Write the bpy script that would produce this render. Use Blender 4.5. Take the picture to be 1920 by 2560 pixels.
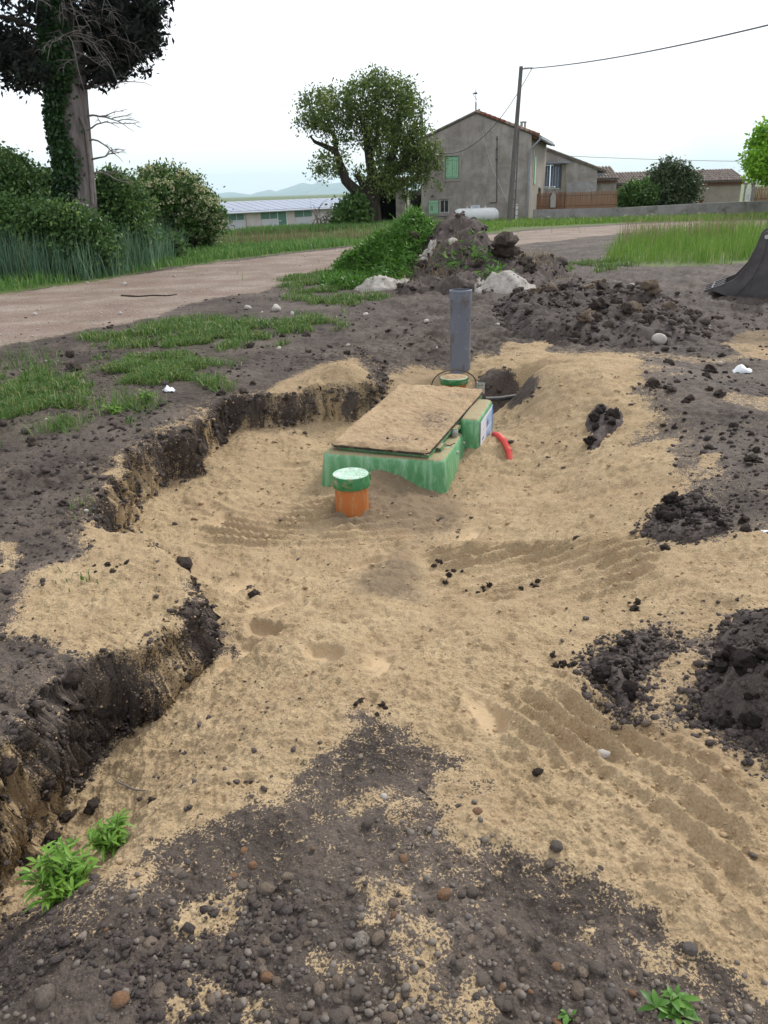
import bpy, math, random
import numpy as np
from mathutils import Matrix, Vector

# ------------------------------------------------------------------ clear, camera, sky, sun, exposure
for o in list(bpy.data.objects):
    bpy.data.objects.remove(o, do_unlink=True)
scene = bpy.context.scene
COL = scene.collection
FPX, PITCH, ROLL, EYE = 1950.0, math.radians(22.3), math.radians(-1.8), 1.6
cam_d = bpy.data.cameras.new('camera')
cam_d.sensor_fit = 'VERTICAL'
cam_d.sensor_height = 36.0
cam_d.lens = FPX / 2560.0 * 36.0
cam_d.clip_start = 0.05
cam_d.clip_end = 80000.0
cam = bpy.data.objects.new('camera', cam_d)
COL.objects.link(cam)
RM = Matrix.Rotation(math.radians(90) - PITCH, 4, 'X') @ Matrix.Rotation(ROLL, 4, 'Z')
cam.matrix_world = Matrix.Translation((0, 0, EYE)) @ RM
scene.camera = cam

SUN_AZ, SUN_EL = math.radians(42), math.radians(42)   # clockwise from +Y
world = bpy.data.worlds.new('World')
scene.world = world
world.use_nodes = True
wn, wl = world.node_tree.nodes, world.node_tree.links
wn.clear()
wo = wn.new('ShaderNodeOutputWorld')
wb = wn.new('ShaderNodeBackground')
wb.inputs['Strength'].default_value = 0.1
sky = wn.new('ShaderNodeTexSky')
sky.sky_type = 'NISHITA'
sky.sun_disc = False
sky.sun_elevation = SUN_EL
sky.sun_rotation = SUN_AZ
tc = wn.new('ShaderNodeTexCoord')
mp = wn.new('ShaderNodeMapping')
mp.inputs['Scale'].default_value = (1.0, 1.0, 4.5)
nz = wn.new('ShaderNodeTexNoise')
nz.inputs['Scale'].default_value = 1.9
nz.inputs['Detail'].default_value = 7
nz.inputs['Roughness'].default_value = 0.55
cr = wn.new('ShaderNodeMapRange')
cr.inputs['From Min'].default_value = 0.34
cr.inputs['From Max'].default_value = 0.52
cr.inputs['To Min'].default_value = 0.25
cr.inputs['To Max'].default_value = 0.97
mx = wn.new('ShaderNodeMix')
mx.data_type = 'RGBA'
mx.inputs['B'].default_value = (6.1, 6.15, 6.35, 1)
wl.new(tc.outputs['Generated'], mp.inputs['Vector'])
wl.new(mp.outputs['Vector'], nz.inputs['Vector'])
wl.new(nz.outputs['Fac'], cr.inputs['Value'])
wl.new(cr.outputs['Result'], mx.inputs['Factor'])
wl.new(sky.outputs['Color'], mx.inputs['A'])
wl.new(mx.outputs['Result'], wb.inputs['Color'])
wl.new(wb.outputs['Background'], wo.inputs['Surface'])

sun_d = bpy.data.lights.new('sun', 'SUN')
sun_d.energy = 1.5
sun_d.angle = math.radians(11)
sun_d.color = (1.0, 0.96, 0.9)
sun = bpy.data.objects.new('sun', sun_d)
COL.objects.link(sun)
sdir = Vector((math.sin(SUN_AZ) * math.cos(SUN_EL), math.cos(SUN_AZ) * math.cos(SUN_EL), math.sin(SUN_EL)))
sun.rotation_euler = sdir.to_track_quat('Z', 'Y').to_euler()
sun.location = (0, 0, 30)
scene.view_settings.view_transform = 'Standard'
scene.view_settings.look = 'None'
scene.view_settings.gamma = 1.0
scene.view_settings.exposure = 1.12
scene.cycles.max_bounces = 6
scene.cycles.volume_bounces = 2

# ------------------------------------------------------------------ pixels to directions
D = 1920 / 1659.0          # outline points below are noted on a 1659 px wide view
R3 = np.array(RM.to_3x3())
CP = np.array([0, 0, EYE])
def ray(u, v):
    return R3 @ np.array([(u - 960) / FPX, (1280 - v) / FPX, -1.0])
def at(u, v, z=0.0):
    d = ray(u, v)
    return CP + d * (z - EYE) / d[2]
def atY(u, v, Y):
    d = ray(u, v)
    return CP + d * Y / d[1]

rng = np.random.default_rng(7)
random.seed(7)

# ------------------------------------------------------------------ noise (numpy)
def _hash(ix, iy, iz, seed):
    h = (ix.astype(np.int64) * 374761393 + iy.astype(np.int64) * 668265263 + iz.astype(np.int64) * 2147483647 + seed * 974711) & 0xFFFFFFFF
    h = ((h ^ (h >> 13)) * 1274126177) & 0xFFFFFFFF
    h = ((h ^ (h >> 16)) * 2246822519) & 0xFFFFFFFF
    return ((h ^ (h >> 15)) & 0xFFFFFF) / float(0xFFFFFF)
def vn2(x, y, seed=0):
    fx, fy = np.floor(x), np.floor(y)
    tx, ty = x - fx, y - fy
    tx = tx * tx * tx * (tx * (tx * 6 - 15) + 10)
    ty = ty * ty * ty * (ty * (ty * 6 - 15) + 10)
    z0 = np.zeros_like(fx)
    a = _hash(fx, fy, z0, seed); b = _hash(fx + 1, fy, z0, seed)
    c = _hash(fx, fy + 1, z0, seed); d = _hash(fx + 1, fy + 1, z0, seed)
    return (a + (b - a) * tx) * (1 - ty) + (c + (d - c) * tx) * ty
def fbm2(x, y, seed=0, octv=3, gain=0.5):
    s = np.zeros_like(x, dtype=float); amp = 1.0; tot = 0.0
    for i in range(octv):
        c, sn = math.cos(0.6 * i + 0.3), math.sin(0.6 * i + 0.3)
        s += amp * (vn2((x * c - y * sn) * 2 ** i + 17.3 * i, (x * sn + y * c) * 2 ** i - 9.1 * i, seed + i) - 0.5) * 2
        tot += amp; amp *= gain
    return s / tot
def billow(x, y, seed=0, octv=2):
    s = np.zeros_like(x, dtype=float); amp = 1.0; tot = 0.0
    for i in range(octv):
        c, sn = math.cos(0.8 * i + 0.5), math.sin(0.8 * i + 0.5)
        n = (vn2((x * c - y * sn) * 2 ** i, (x * sn + y * c) * 2 ** i, seed + i) - 0.5) * 2
        s += amp * (1 - 2 * np.abs(n)); tot += amp; amp *= 0.5
    return s / tot
def sst(a, b, x):
    t = np.clip((x - a) / (b - a), 0, 1)
    return t * t * (3 - 2 * t)

def sd_poly(x, y, poly, margin=0.6):
    """signed distance to a polygon, positive inside, clipped to -margin outside"""
    P = np.asarray(poly, float)[:, :2]
    out = np.full(x.shape, -margin)
    sel = (x > P[:, 0].min() - margin) & (x < P[:, 0].max() + margin) & (y > P[:, 1].min() - margin) & (y < P[:, 1].max() + margin)
    if not sel.any():
        return out
    px, py = x[sel], y[sel]
    ins = np.zeros(px.shape, bool); best = np.full(px.shape, 1e18)
    n = len(P)
    for i in range(n):
        x0, y0 = P[i]; x1, y1 = P[(i + 1) % n]
        dx, dy = x1 - x0, y1 - y0
        L = dx * dx + dy * dy + 1e-12
        t = np.clip(((px - x0) * dx + (py - y0) * dy) / L, 0, 1)
        best = np.minimum(best, (px - x0 - t * dx) ** 2 + (py - y0 - t * dy) ** 2)
        if abs(dy) > 1e-12:
            c = ((y0 > py) != (y1 > py)) & (px < dx * (py - y0) / dy + x0)
            ins ^= c
    d = np.sqrt(best)
    out[sel] = np.where(ins, d, np.maximum(-d, -margin))
    return out

# ------------------------------------------------------------------ the lie of the land
LIP = [(-0.02, 7.75), (0.02, 7.25), (-0.08, 6.72), (-.30, 6.60), (-.49, 6.66), (-.75, 6.58), (-.93, 6.62), (-1.28, 6.55), (-1.40, 6.1), (-1.42, 5.75),
       (-1.38, 5.55), (-1.62, 5.42), (-1.66, 5.04), (-1.64, 4.55), (-1.58, 4.05), (-1.45, 3.75), (-1.19, 3.66), (-.95, 3.32), (-.80, 3.05),
       (-.78, 2.92), (-.90, 2.69), (-.95, 2.55), (-1.08, 2.5), (-1.14, 2.43), (-1.19, 2.3), (-1.15, 2.15), (-1.22, 1.95), (-1.3, 1.6), (-1.42, 1.0), (-1.5, 0.2)]
BANK = LIP + [(-30, 0.2), (-30, 30), (-3, 12), (-.25, 8.6)]
FLOOR = np.array([
    (-1.35, 1.5, -.34), (-1.22, 1.9, -.38), (-1.02, 2.3, -.33), (-.85, 2.7, -.27), (-.72, 3.1, -.25), (-1.1, 3.9, -.30), (-1.45, 4.7, -.34), (-1.2, 5.3, -.34),
    (-1.2, 6.2, -.29), (-.7, 6.5, -.27), (-.2, 6.5, -.25), (-1.9, 4.5, -.34), (-1.8, 3.0, -.3), (-1.8, 6.0, -.3), (-1.0, 7.2, -.25),
    (-.6, 4.3, -.32), (-.2, 4.55, -.305), (.1, 4.3, -.31), (0, 3.8, -.28), (0, 3.2, -.2), (.05, 2.75, -.1), (-.45, 2.9, -.2), (-.62, 2.35, -.17), (-.42, 2.15, -.05),
    (-.1, 2.3, 0.0), (0, 2.0, .015), (0, 1.5, .02), (-.5, 1.4, .01), (-.62, 1.75, -.06), (-.8, 1.7, -.15), (-1.0, 1.7, -.3), (-.8, 1.45, -.02), (-1.05, 1.4, -.17), (-1.05, 1.1, -.06), (-1.6, 1.0, -.3),
    (-.46, 5.2, -.36), (-.22, 5.1, -.27), (0.02, 5.05, -.225), (.25, 5.0, -.30), (.45, 4.95, -.345), (.62, 5.3, -.29), (.74, 5.6, -.235), (.85, 5.7, -.22), (-.8, 5.4, -.33), (-.5, 6.1, -.28),
    (.6, 4.2, -.28), (.8, 3.5, -.18), (.5, 3.3, -.2), (.7, 2.7, -.06), (1.25, 3.5, -.06), (1.2, 4.4, -.18), (1.3, 5.0, -.2), (1.02, 5.5, -.24), (1.7, 4.5, .0), (2.3, 5.3, .06), (2.6, 4.5, .06),
    (1.5, 5.65, -.04), (1.45, 6.2, .10), (1.7, 6.6, .20), (1.35, 6.75, .08), (2.2, 6.8, .14), (1.8, 6.0, .12), (1.95, 5.5, .02), (1.1, 6.2, -.18), (1.05, 6.75, -.26), (1.05, 7.05, -.42), (.75, 7.2, -.26), (1.35, 7.2, -.36), (1.2, 7.38, -.08), (1.2, 7.62, .0), (1.5, 7.3, .0), (.4, 6.9, -.1), (.1, 7.2, -.05), (.4, 7.7, -.06), (.8, 8.1, -.03), (1.8, 7.6, .04),
    (.6, 2.0, .03), (1, 1.6, .05), (1.0, 2.2, .03), (1.5, 2.6, .08), (1.9, 3.3, .06), (1.8, 1.8, .08), (0, .9, 0), (.8, .9, .02), (-.8, .8, -.02),
    (3.2, 3.2, .05), (3.2, 6, .08), (3.2, 8, .06), (1.2, 8.6, .02), (-.3, 8.6, .03), (-2.6, 8.0, .03), (-3, 6, .02), (-3, 3, .0), (2.6, 1.2, .05), (-2.6, 1.0, 0), (0, 9.5, .02), (2.6, 9.5, .03), (-1.8, 9.5, .03), (0, 0.2, 0), (1.5, 0.2, .02), (-1.5, .2, -.1)])
def _tpsk(r2):
    return 0.5 * r2 * np.log(r2 + 1e-9)
_n = len(FLOOR)
_K = _tpsk(((FLOOR[:, None, :2] - FLOOR[None, :, :2]) ** 2).sum(-1)) + np.eye(_n) * 0.002
_P = np.c_[np.ones(_n), FLOOR[:, :2]]
_A = np.block([[_K, _P], [_P.T, np.zeros((3, 3))]])
_W = np.linalg.solve(_A, np.r_[FLOOR[:, 2], 0, 0, 0])
def floor_z(x, y):
    z = _W[_n] + _W[_n + 1] * x + _W[_n + 2] * y
    for i in range(_n):
        z = z + _W[i] * _tpsk((x - FLOOR[i, 0]) ** 2 + (y - FLOOR[i, 1]) ** 2)
    return z
def far_z(x, y):
    return np.interp(y, [-50, 25, 46, 92, 160, 4000, 30000], [0, 0, -.12, -1.9, -2.6, -4.0, -4.0])
def gauss(x, y, cx, cy, sx, sy, rot=0.0):
    c, s = math.cos(rot), math.sin(rot)
    a = ((x - cx) * c + (y - cy) * s) / sx
    b = (-(x - cx) * s + (y - cy) * c) / sy
    return np.exp(-(a * a + b * b))
def bank_sd(x, y, noisy=True):
    d = sd_poly(x, y, BANK, 0.5)
    if noisy:
        d = d + 0.045 * fbm2(x * 5, y * 5, 31, 3) + 0.02 * billow(x * 17, y * 17, 33, 2)
    return d
def smooth_parts(x, y, noisy=False):
    up = far_z(x, y) + 0.005 + 0.05 * gauss(x, y, -3.0, 6.8, 1.3, 1.6) + 0.035 * gauss(x, y, -2.2, 4.0, .8, 1.2) + 0.05 * gauss(x, y, -.45, 6.95, .5, .28)
    up = up + 0.02 * gauss(x, y, -1.2, 3.1, .35, .4) + 0.17 * gauss(x, y, -.32, 6.86, .26, .19)
    w = sst(0.0, 1.0, np.minimum(np.minimum((9.3 - y) / 1.5, (3.1 - np.abs(x)) / 0.6), (y - 0.15) / 0.4))
    fl = np.where(w > 0, 0, up)   # cut floor
    m = w > 0
    if m.any():
        fl = np.array(fl, float)
        fl[m] = floor_z(x[m], y[m]) * w[m] + up[m] * (1 - w[m])
    d = bank_sd(x, y, noisy)
    t = sst(-0.045, 0.045, d)
    return up, fl, d, t
def Hs(x, y):
    x = np.atleast_1d(np.asarray(x, float)); y = np.atleast_1d(np.asarray(y, float))
    up, fl, d, t = smooth_parts(x, y)
    return fl * (1 - t) + up * t
def gp(u, v, n=8):
    """ground point seen at a noted outline point (1659 wide view)"""
    z = 0.0
    for _ in range(n):
        p = at(u * D, v * D, z)
        z = 0.5 * z + 0.5 * float(Hs(p[0], p[1])[0])
    p = at(u * D, v * D, z)
    return (p[0], p[1])
def gpoly(pts):
    return [gp(*p) for p in pts]

SAND_MAIN = gpoly([(590, 850), (600, 830), (700, 785), (760, 778), (800, 830), (830, 815), (900, 795), (960, 800), (1000, 800), (1040, 775), (1200, 765), (1380, 768), (1375, 850), (1400, 900), (1360, 965),
    (1450, 950), (1480, 1030), (1500, 1080), (1390, 1130), (1420, 1175), (1560, 1165), (1700, 1150), (1700, 1310), (1480, 1370), (1430, 1340), (1330, 1365), (1250, 1420), (1265, 1480), (1350, 1560), (1480, 1570),
    (1600, 1640), (1720, 1750), (1780, 2200), (1650, 2160), (1500, 2075), (1350, 1950), (1250, 1890), (1080, 1830), (1000, 1790), (1020, 1700), (900, 1585), (850, 1520), (740, 1520), (690, 1620), (630, 1740), (350, 1810),
    (250, 1900), (100, 1920), (-40, 2000), (-60, 1880)]) + [(-1.6, 1.6), (-1.5, 2.2), (-1.3, 2.9), (-1.6, 3.4), (-1.9, 4.2), (-1.9, 5.4), (-1.6, 6.5), (-1.2, 6.85)]
SPUR = gpoly([(205, 1150), (330, 1160), (400, 1220), (435, 1270), (400, 1300), (350, 1400), (320, 1490), (290, 1480), (265, 1420), (230, 1425), (85, 1360), (110, 1240), (240, 1220)])
BLOCKTOP = gpoly([(585, 850), (640, 820), (700, 790), (760, 778), (800, 840), (780, 850), (690, 850)])
LIPDUST = gpoly([(200, 1110), (240, 1030), (290, 980), (330, 930), (440, 890), (440, 925), (380, 940), (320, 990), (270, 1050), (230, 1120)])
SPOTS = [gpoly(q) for q in (
    [(270, 1890), (330, 1880), (350, 1920), (300, 1950)], [(380, 1960), (470, 1930), (540, 1960), (500, 2030), (400, 2040), (330, 2030)], [(480, 1900), (560, 1920), (530, 1950)],
    [(830, 1910), (900, 1920), (910, 1970), (840, 1960)], [(1240, 1990), (1330, 2000), (1310, 2060), (1240, 2050)], [(1060, 1880), (1150, 1890), (1200, 1930), (1120, 1940)], [(1290, 2050), (1340, 2070), (1330, 2110)],
    [(1560, 740), (1680, 700), (1690, 790), (1600, 770)], [(1500, 985), (1560, 985), (1540, 1020), (1490, 1015)], [(0, 1170), (40, 1180), (30, 1230), (0, 1240)], [(1080, 745), (1200, 740), (1180, 770), (1080, 770)],
    [(60, 1640), (180, 1600), (240, 1610), (160, 1700), (40, 1720)], [(1390, 1450), (1490, 1400), (1530, 1440), (1440, 1560), (1390, 1530)], [(940, 1660), (1010, 1700), (1040, 1780), (940, 1740)])]
DAMP = [gpoly(q) for q in ([(800, 1030), (900, 1025), (990, 1070), (1010, 1110), (940, 1150), (800, 1145), (720, 1130), (700, 1110)], [(780, 1250), (850, 1180), (900, 1170), (900, 1240), (880, 1290), (800, 1290)])]
HOLE = gpoly([(1025, 832), (1055, 806), (1110, 800), (1165, 815), (1150, 850), (1105, 880), (1060, 885), (1035, 865)])
RAKE = gpoly([(900, 1165), (1430, 1150), (1430, 1260), (1250, 1310), (900, 1290)])
DIAG = gpoly([(930, 1480), (1250, 1440), (1659, 1700), (1720, 2150), (1350, 1930), (1080, 1790)])
RING = gpoly([(430, 1080), (700, 1060), (960, 1130), (880, 1200), (640, 1190), (420, 1190)])
TRACK = gpoly([(-120, 655), (0, 636), (180, 612), (380, 580), (560, 557), (760, 533), (900, 520), (1050, 508), (1150, 497), (1400, 482), (1659, 474), (1800, 470), (1800, 488), (1659, 494), (1350, 503), (1150, 526), (1000, 545), (860, 570), (740, 592), (600, 618),
    (430, 655), (300, 690), (130, 725), (0, 755), (-200, 790)])
GRASSY = [gpoly(q) for q in ([(0, 636), (180, 610), (380, 578), (560, 555), (760, 531), (900, 518), (1050, 506), (1150, 495), (1400, 480), (1659, 472), (2200, 465), (2400, 420), (300, 480), (-600, 480), (-600, 700)],
    [(1310, 570), (1330, 525), (1450, 503), (1659, 498), (1900, 500), (1900, 570), (1659, 568), (1450, 577)])]
TUFTS = [(gpoly(q), dn) for q, dn in (([(0, 800), (120, 815), (130, 900), (115, 960), (0, 985), (-100, 900)], 1.0), ([(145, 830), (240, 775), (330, 740), (470, 720), (490, 780), (465, 850), (330, 850), (260, 925), (210, 900)], 0.9),
    ([(200, 730), (450, 685), (640, 715), (600, 745), (470, 740), (250, 755)], 0.4), ([(640, 682), (700, 680), (720, 712), (650, 716)], 1.0), ([(610, 600), (740, 585), (860, 635), (760, 665), (640, 650)], 0.6), ([(1200, 575), (1330, 560), (1400, 580), (1250, 592)], 0.25))]
FIELD = gpoly([(470, 528), (850, 512), (850, 499), (700, 503), (560, 510), (400, 516)])
FOOT = [(530, 1255, 1.2), (570, 1365, 2.2), (525, 1410, .9), (700, 1412, 2.2), (822, 1425, 1.5), (1050, 1535, 1.75), (480, 1125, 1.5), (635, 1005, .3), (800, 1215, .5), (590, 1300, .7), (1020, 1150, 1.1)]
FOOTP = [(gp(u, v), a) for u, v, a in FOOT]

MNDX, MNDY = gp(850, 1245)
def foot_mask(x, y):
    s = np.zeros_like(x)
    for (cx, cy), a in FOOTP:
        g = gauss(x, y, cx, cy, 0.15, 0.062, a)
        s = np.maximum(s, sst(0.15, 0.75, g + .12 * fbm2(x * 30, y * 30, 99, 2)))
    return s

def masks(x, y, bd=None):
    e1 = 0.10 * fbm2(x * 2.6, y * 2.6, 51, 3) + 0.055 * fbm2(x * 12, y * 12, 54, 2)
    if bd is None:
        bd = bank_sd(x, y)
    d = sd_poly(x, y, SAND_MAIN, .5)
    d = np.minimum(d, -bd + 0.0 + 0.5 * e1)
    sp = sd_poly(x, y, SPUR, .4)
    bt = sd_poly(x, y, BLOCKTOP, .4)
    s = np.maximum(np.maximum(d + e1, sp + 0.06 + 0.6 * e1 - 0.7 * sst(.03, -.03, bd) * (sp < .2)), bt + 0.5 * e1 + .04)
    sand = sst(-0.15, 0.12, s)
    du = sst(-.12, .1, sd_poly(x, y, LIPDUST, .4) + e1) * 0.5
    sand = np.maximum(sand, du)
    for q in SPOTS:
        sand = np.maximum(sand, 0.72 * sst(-0.05, 0.05, sd_poly(x, y, q, .3) + 0.6 * e1))
    sand = np.maximum(sand, 0.34 * sst(0.55, 0.0, np.abs(s)) * (y < 9) * (bd < .25))
    sand = np.maximum(sand, .55 * sst(.24, .5, fbm2(x * 4.3, y * 4.3, 59, 3)) * (y < 3.2) * (bd < 0))
    sand = sand * (1 - sst(-.08, .08, sd_poly(x, y, HOLE, .4) + .5 * e1))
    sand = np.maximum(sand, .50 * sst(.02, .35, fbm2(x * 1.5 + 3, y * 2.6, 58, 3)) * sst(1.2, 1.8, x) * sst(2.6, 3.2, y) * sst(8.6, 7.2, y))
    # crumbling sand hanging on the cut faces
    wall = sst(0.07, 0.0, np.abs(bd)) * (y < 8)
    sand = sand * (1 - wall) + wall * sand * np.clip(0.50 + 1.1 * fbm2(x * 6, y * 6, 57, 2), 0.0, .9)
    damp = np.zeros_like(x)
    for q in DAMP:
        damp = np.maximum(damp, sst(-0.1, 0.1, sd_poly(x, y, q, .4) + e1))
    damp = np.maximum(damp, sst(6.4, 8.5, y) * sst(22, 16, y) * sst(-2.2, -.2, x + e1 * 4) * sst(-.45, .25, fbm2(x * .9, y * .9, 63, 3)))
    e2 = 0.25 * fbm2(x * .9, y * .9, 61, 3)
    track = sst(-0.35, 0.35, sd_poly(x, y, TRACK, 2.0) + e2 * 1.5)
    gr = np.zeros_like(x)
    for q in GRASSY:
        gr = np.maximum(gr, sst(-0.2, 0.2, sd_poly(x, y, q, 2.0) + e2))
    gr = np.maximum(gr, (y > 50) * 1.0)
    gr = gr * (1 - sst(-.2, .2, sd_poly(x, y, FIELD, 1.0) + e2))
    for q, dn in TUFTS:
        gr = np.maximum(gr, dn * 0.42 * sst(-0.15, 0.2, sd_poly(x, y, q, 1.0) + e2))
    gr = gr * (1 - sand)
    track = track * (1 - 0.5 * gr)
    return sand, damp, track, gr

def H(x, y, full=False):
    x = np.atleast_1d(np.asarray(x, float)); y = np.atleast_1d(np.asarray(y, float))
    up, fl, bd, t = smooth_parts(x, y, True)
    z = fl * (1 - t) + up * t
    sand, damp, track, gr = masks(x, y, bd)
    near = sst(40, 14, y)
    # sand relief
    rel_s = 0.045 * fbm2(x * 2.6, y * 2.6, 71, 3) + 0.012 * fbm2(x * 4 + y * 2, y * 9, 70, 2) + 0.008 * billow(x * 7, y * 7, 69, 2) + 0.012 * billow(x * 19, y * 19, 72, 2) + 0.0065 * billow(x * 47, y * 47, 73, 2)
    wv = 0.5 * fbm2(x * 1.2, y * 1.2, 74, 2)
    rk = sst(-.05, .12, sd_poly(x, y, RAKE, .3))
    amp_ = .35 + 1.1 * np.clip(fbm2(x * 2.3, y * 2.3, 78, 2) + .4, 0, 1)
    ph_ = (y * 0.985 - x * .10 + .10 * wv + .02 * fbm2(x * 9, y * 9, 77, 2)) * 2 * math.pi / 0.105
    rel_s = rel_s * (1 - .4 * rk) + amp_ * rk * 0.034 * (1 - 2 * np.abs(np.sin(ph_ / 2)) ** .8)
    dg = sst(-.05, .15, sd_poly(x, y, DIAG, .3))
    rel_s = rel_s + amp_ * dg * 0.019 * (1 - 2 * np.abs(np.sin((x * .90 + y * .44 + .16 * wv + .015 * fbm2(x * 9, y * 9, 76, 2)) * math.pi / 0.095)) ** .8)
    rg = sst(-.05, .2, sd_poly(x, y, RING, .3))
    rr = np.hypot(x + .35, (y - 5.3) * 1.3)
    rel_s = rel_s * (1 - .3 * rg) + amp_ * rg * 0.030 * (1 - 2 * np.abs(np.sin((rr + .12 * wv) * math.pi / 0.13)) ** .8)
    fm = foot_mask(x, y)
    rel_s = rel_s * (1 - .85 * fm) - 0.034 * fm + .05 * fm * (1 - fm)
    # soil relief
    cl = sst(-.1, .5, fbm2(x * 1.1, y * 1.1, 81, 2))
    rel_d = 0.018 * fbm2(x * 2.2, y * 2.2, 82, 3) + (0.012 + 0.018 * cl) * billow(x * 9, y * 9, 83, 3) + 0.009 * billow(x * 30, y * 30, 84, 2)
    rel_d = rel_d * (1 - .75 * track)
    churn = sst(6.0, 9.0, y) * sst(19, 13, y) * sst(-1.5, 1.0, x) * (1 - track)
    rel_d = rel_d + churn * (0.07 * billow(x * 2.6, y * 2.6, 86, 3) + .025 * billow(x * 8, y * 8, 87, 2) + .03 * fbm2(x * 1.1, y * 1.1, 88, 2))
    z = z + (rel_s * sand + rel_d * (1 - sand)) * np.clip(near + .15, 0, 1)
    z = z + .05 * gauss(x, y, MNDX, MNDY, .17, .22) + .03 * gauss(x, y, MNDX - .45, MNDY + .55, .3, .12) + .03 * gauss(x, y, MNDX + .5, MNDY + .2, .3, .14)
    if full:
        return z, sand, damp, track, gr, bd, t, fm
    return z

# ------------------------------------------------------------------ mesh helpers
def raw_mesh(name, V, F, smooth=False, attrs=None):
    V = np.asarray(V, np.float32); me = bpy.data.meshes.new(name)
    me.vertices.add(len(V)); me.vertices.foreach_set('co', V.ravel())
    Fs = [np.asarray(f, np.int32) for f in (F if isinstance(F, list) else [F]) if len(f)]
    loops = np.concatenate([f.ravel() for f in Fs])
    starts = []; o = 0
    for f in Fs:
        k = f.shape[1]
        starts.append(o + np.arange(len(f), dtype=np.int32) * k); o += f.size
    starts = np.concatenate(starts)
    me.loops.add(len(loops)); me.loops.foreach_set('vertex_index', loops)
    me.polygons.add(len(starts)); me.polygons.foreach_set('loop_start', starts)
    if smooth:
        me.polygons.foreach_set('use_smooth', np.ones(len(starts), bool))
    for k, a in (attrs or {}).items():
        at_ = me.attributes.new(k, 'FLOAT', 'POINT'); at_.data.foreach_set('value', np.asarray(a, np.float32))
    me.update(calc_edges=True); me.validate()
    return me
def link(name, me, mat=None, parent=None):
    o = bpy.data.objects.new(name, me); COL.objects.link(o)
    if mat is not None and me is not None and not me.materials:
        me.materials.append(mat)
    if parent is not None:
        o.parent = parent
    return o
def tag(o, label=None, cat=None, group=None, kind=None):
    if label: o['label'] = label
    if cat: o['category'] = cat
    if group: o['group'] = group
    if kind: o['kind'] = kind
    return o
def thing(name, label, cat, loc=(0, 0, 0), rotz=0.0, group=None):
    o = bpy.data.objects.new(name, None); COL.objects.link(o)
    o.empty_display_size = 0.1
    o.location = loc; o.rotation_euler = (0, 0, rotz)
    return tag(o, label, cat, group)

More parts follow.
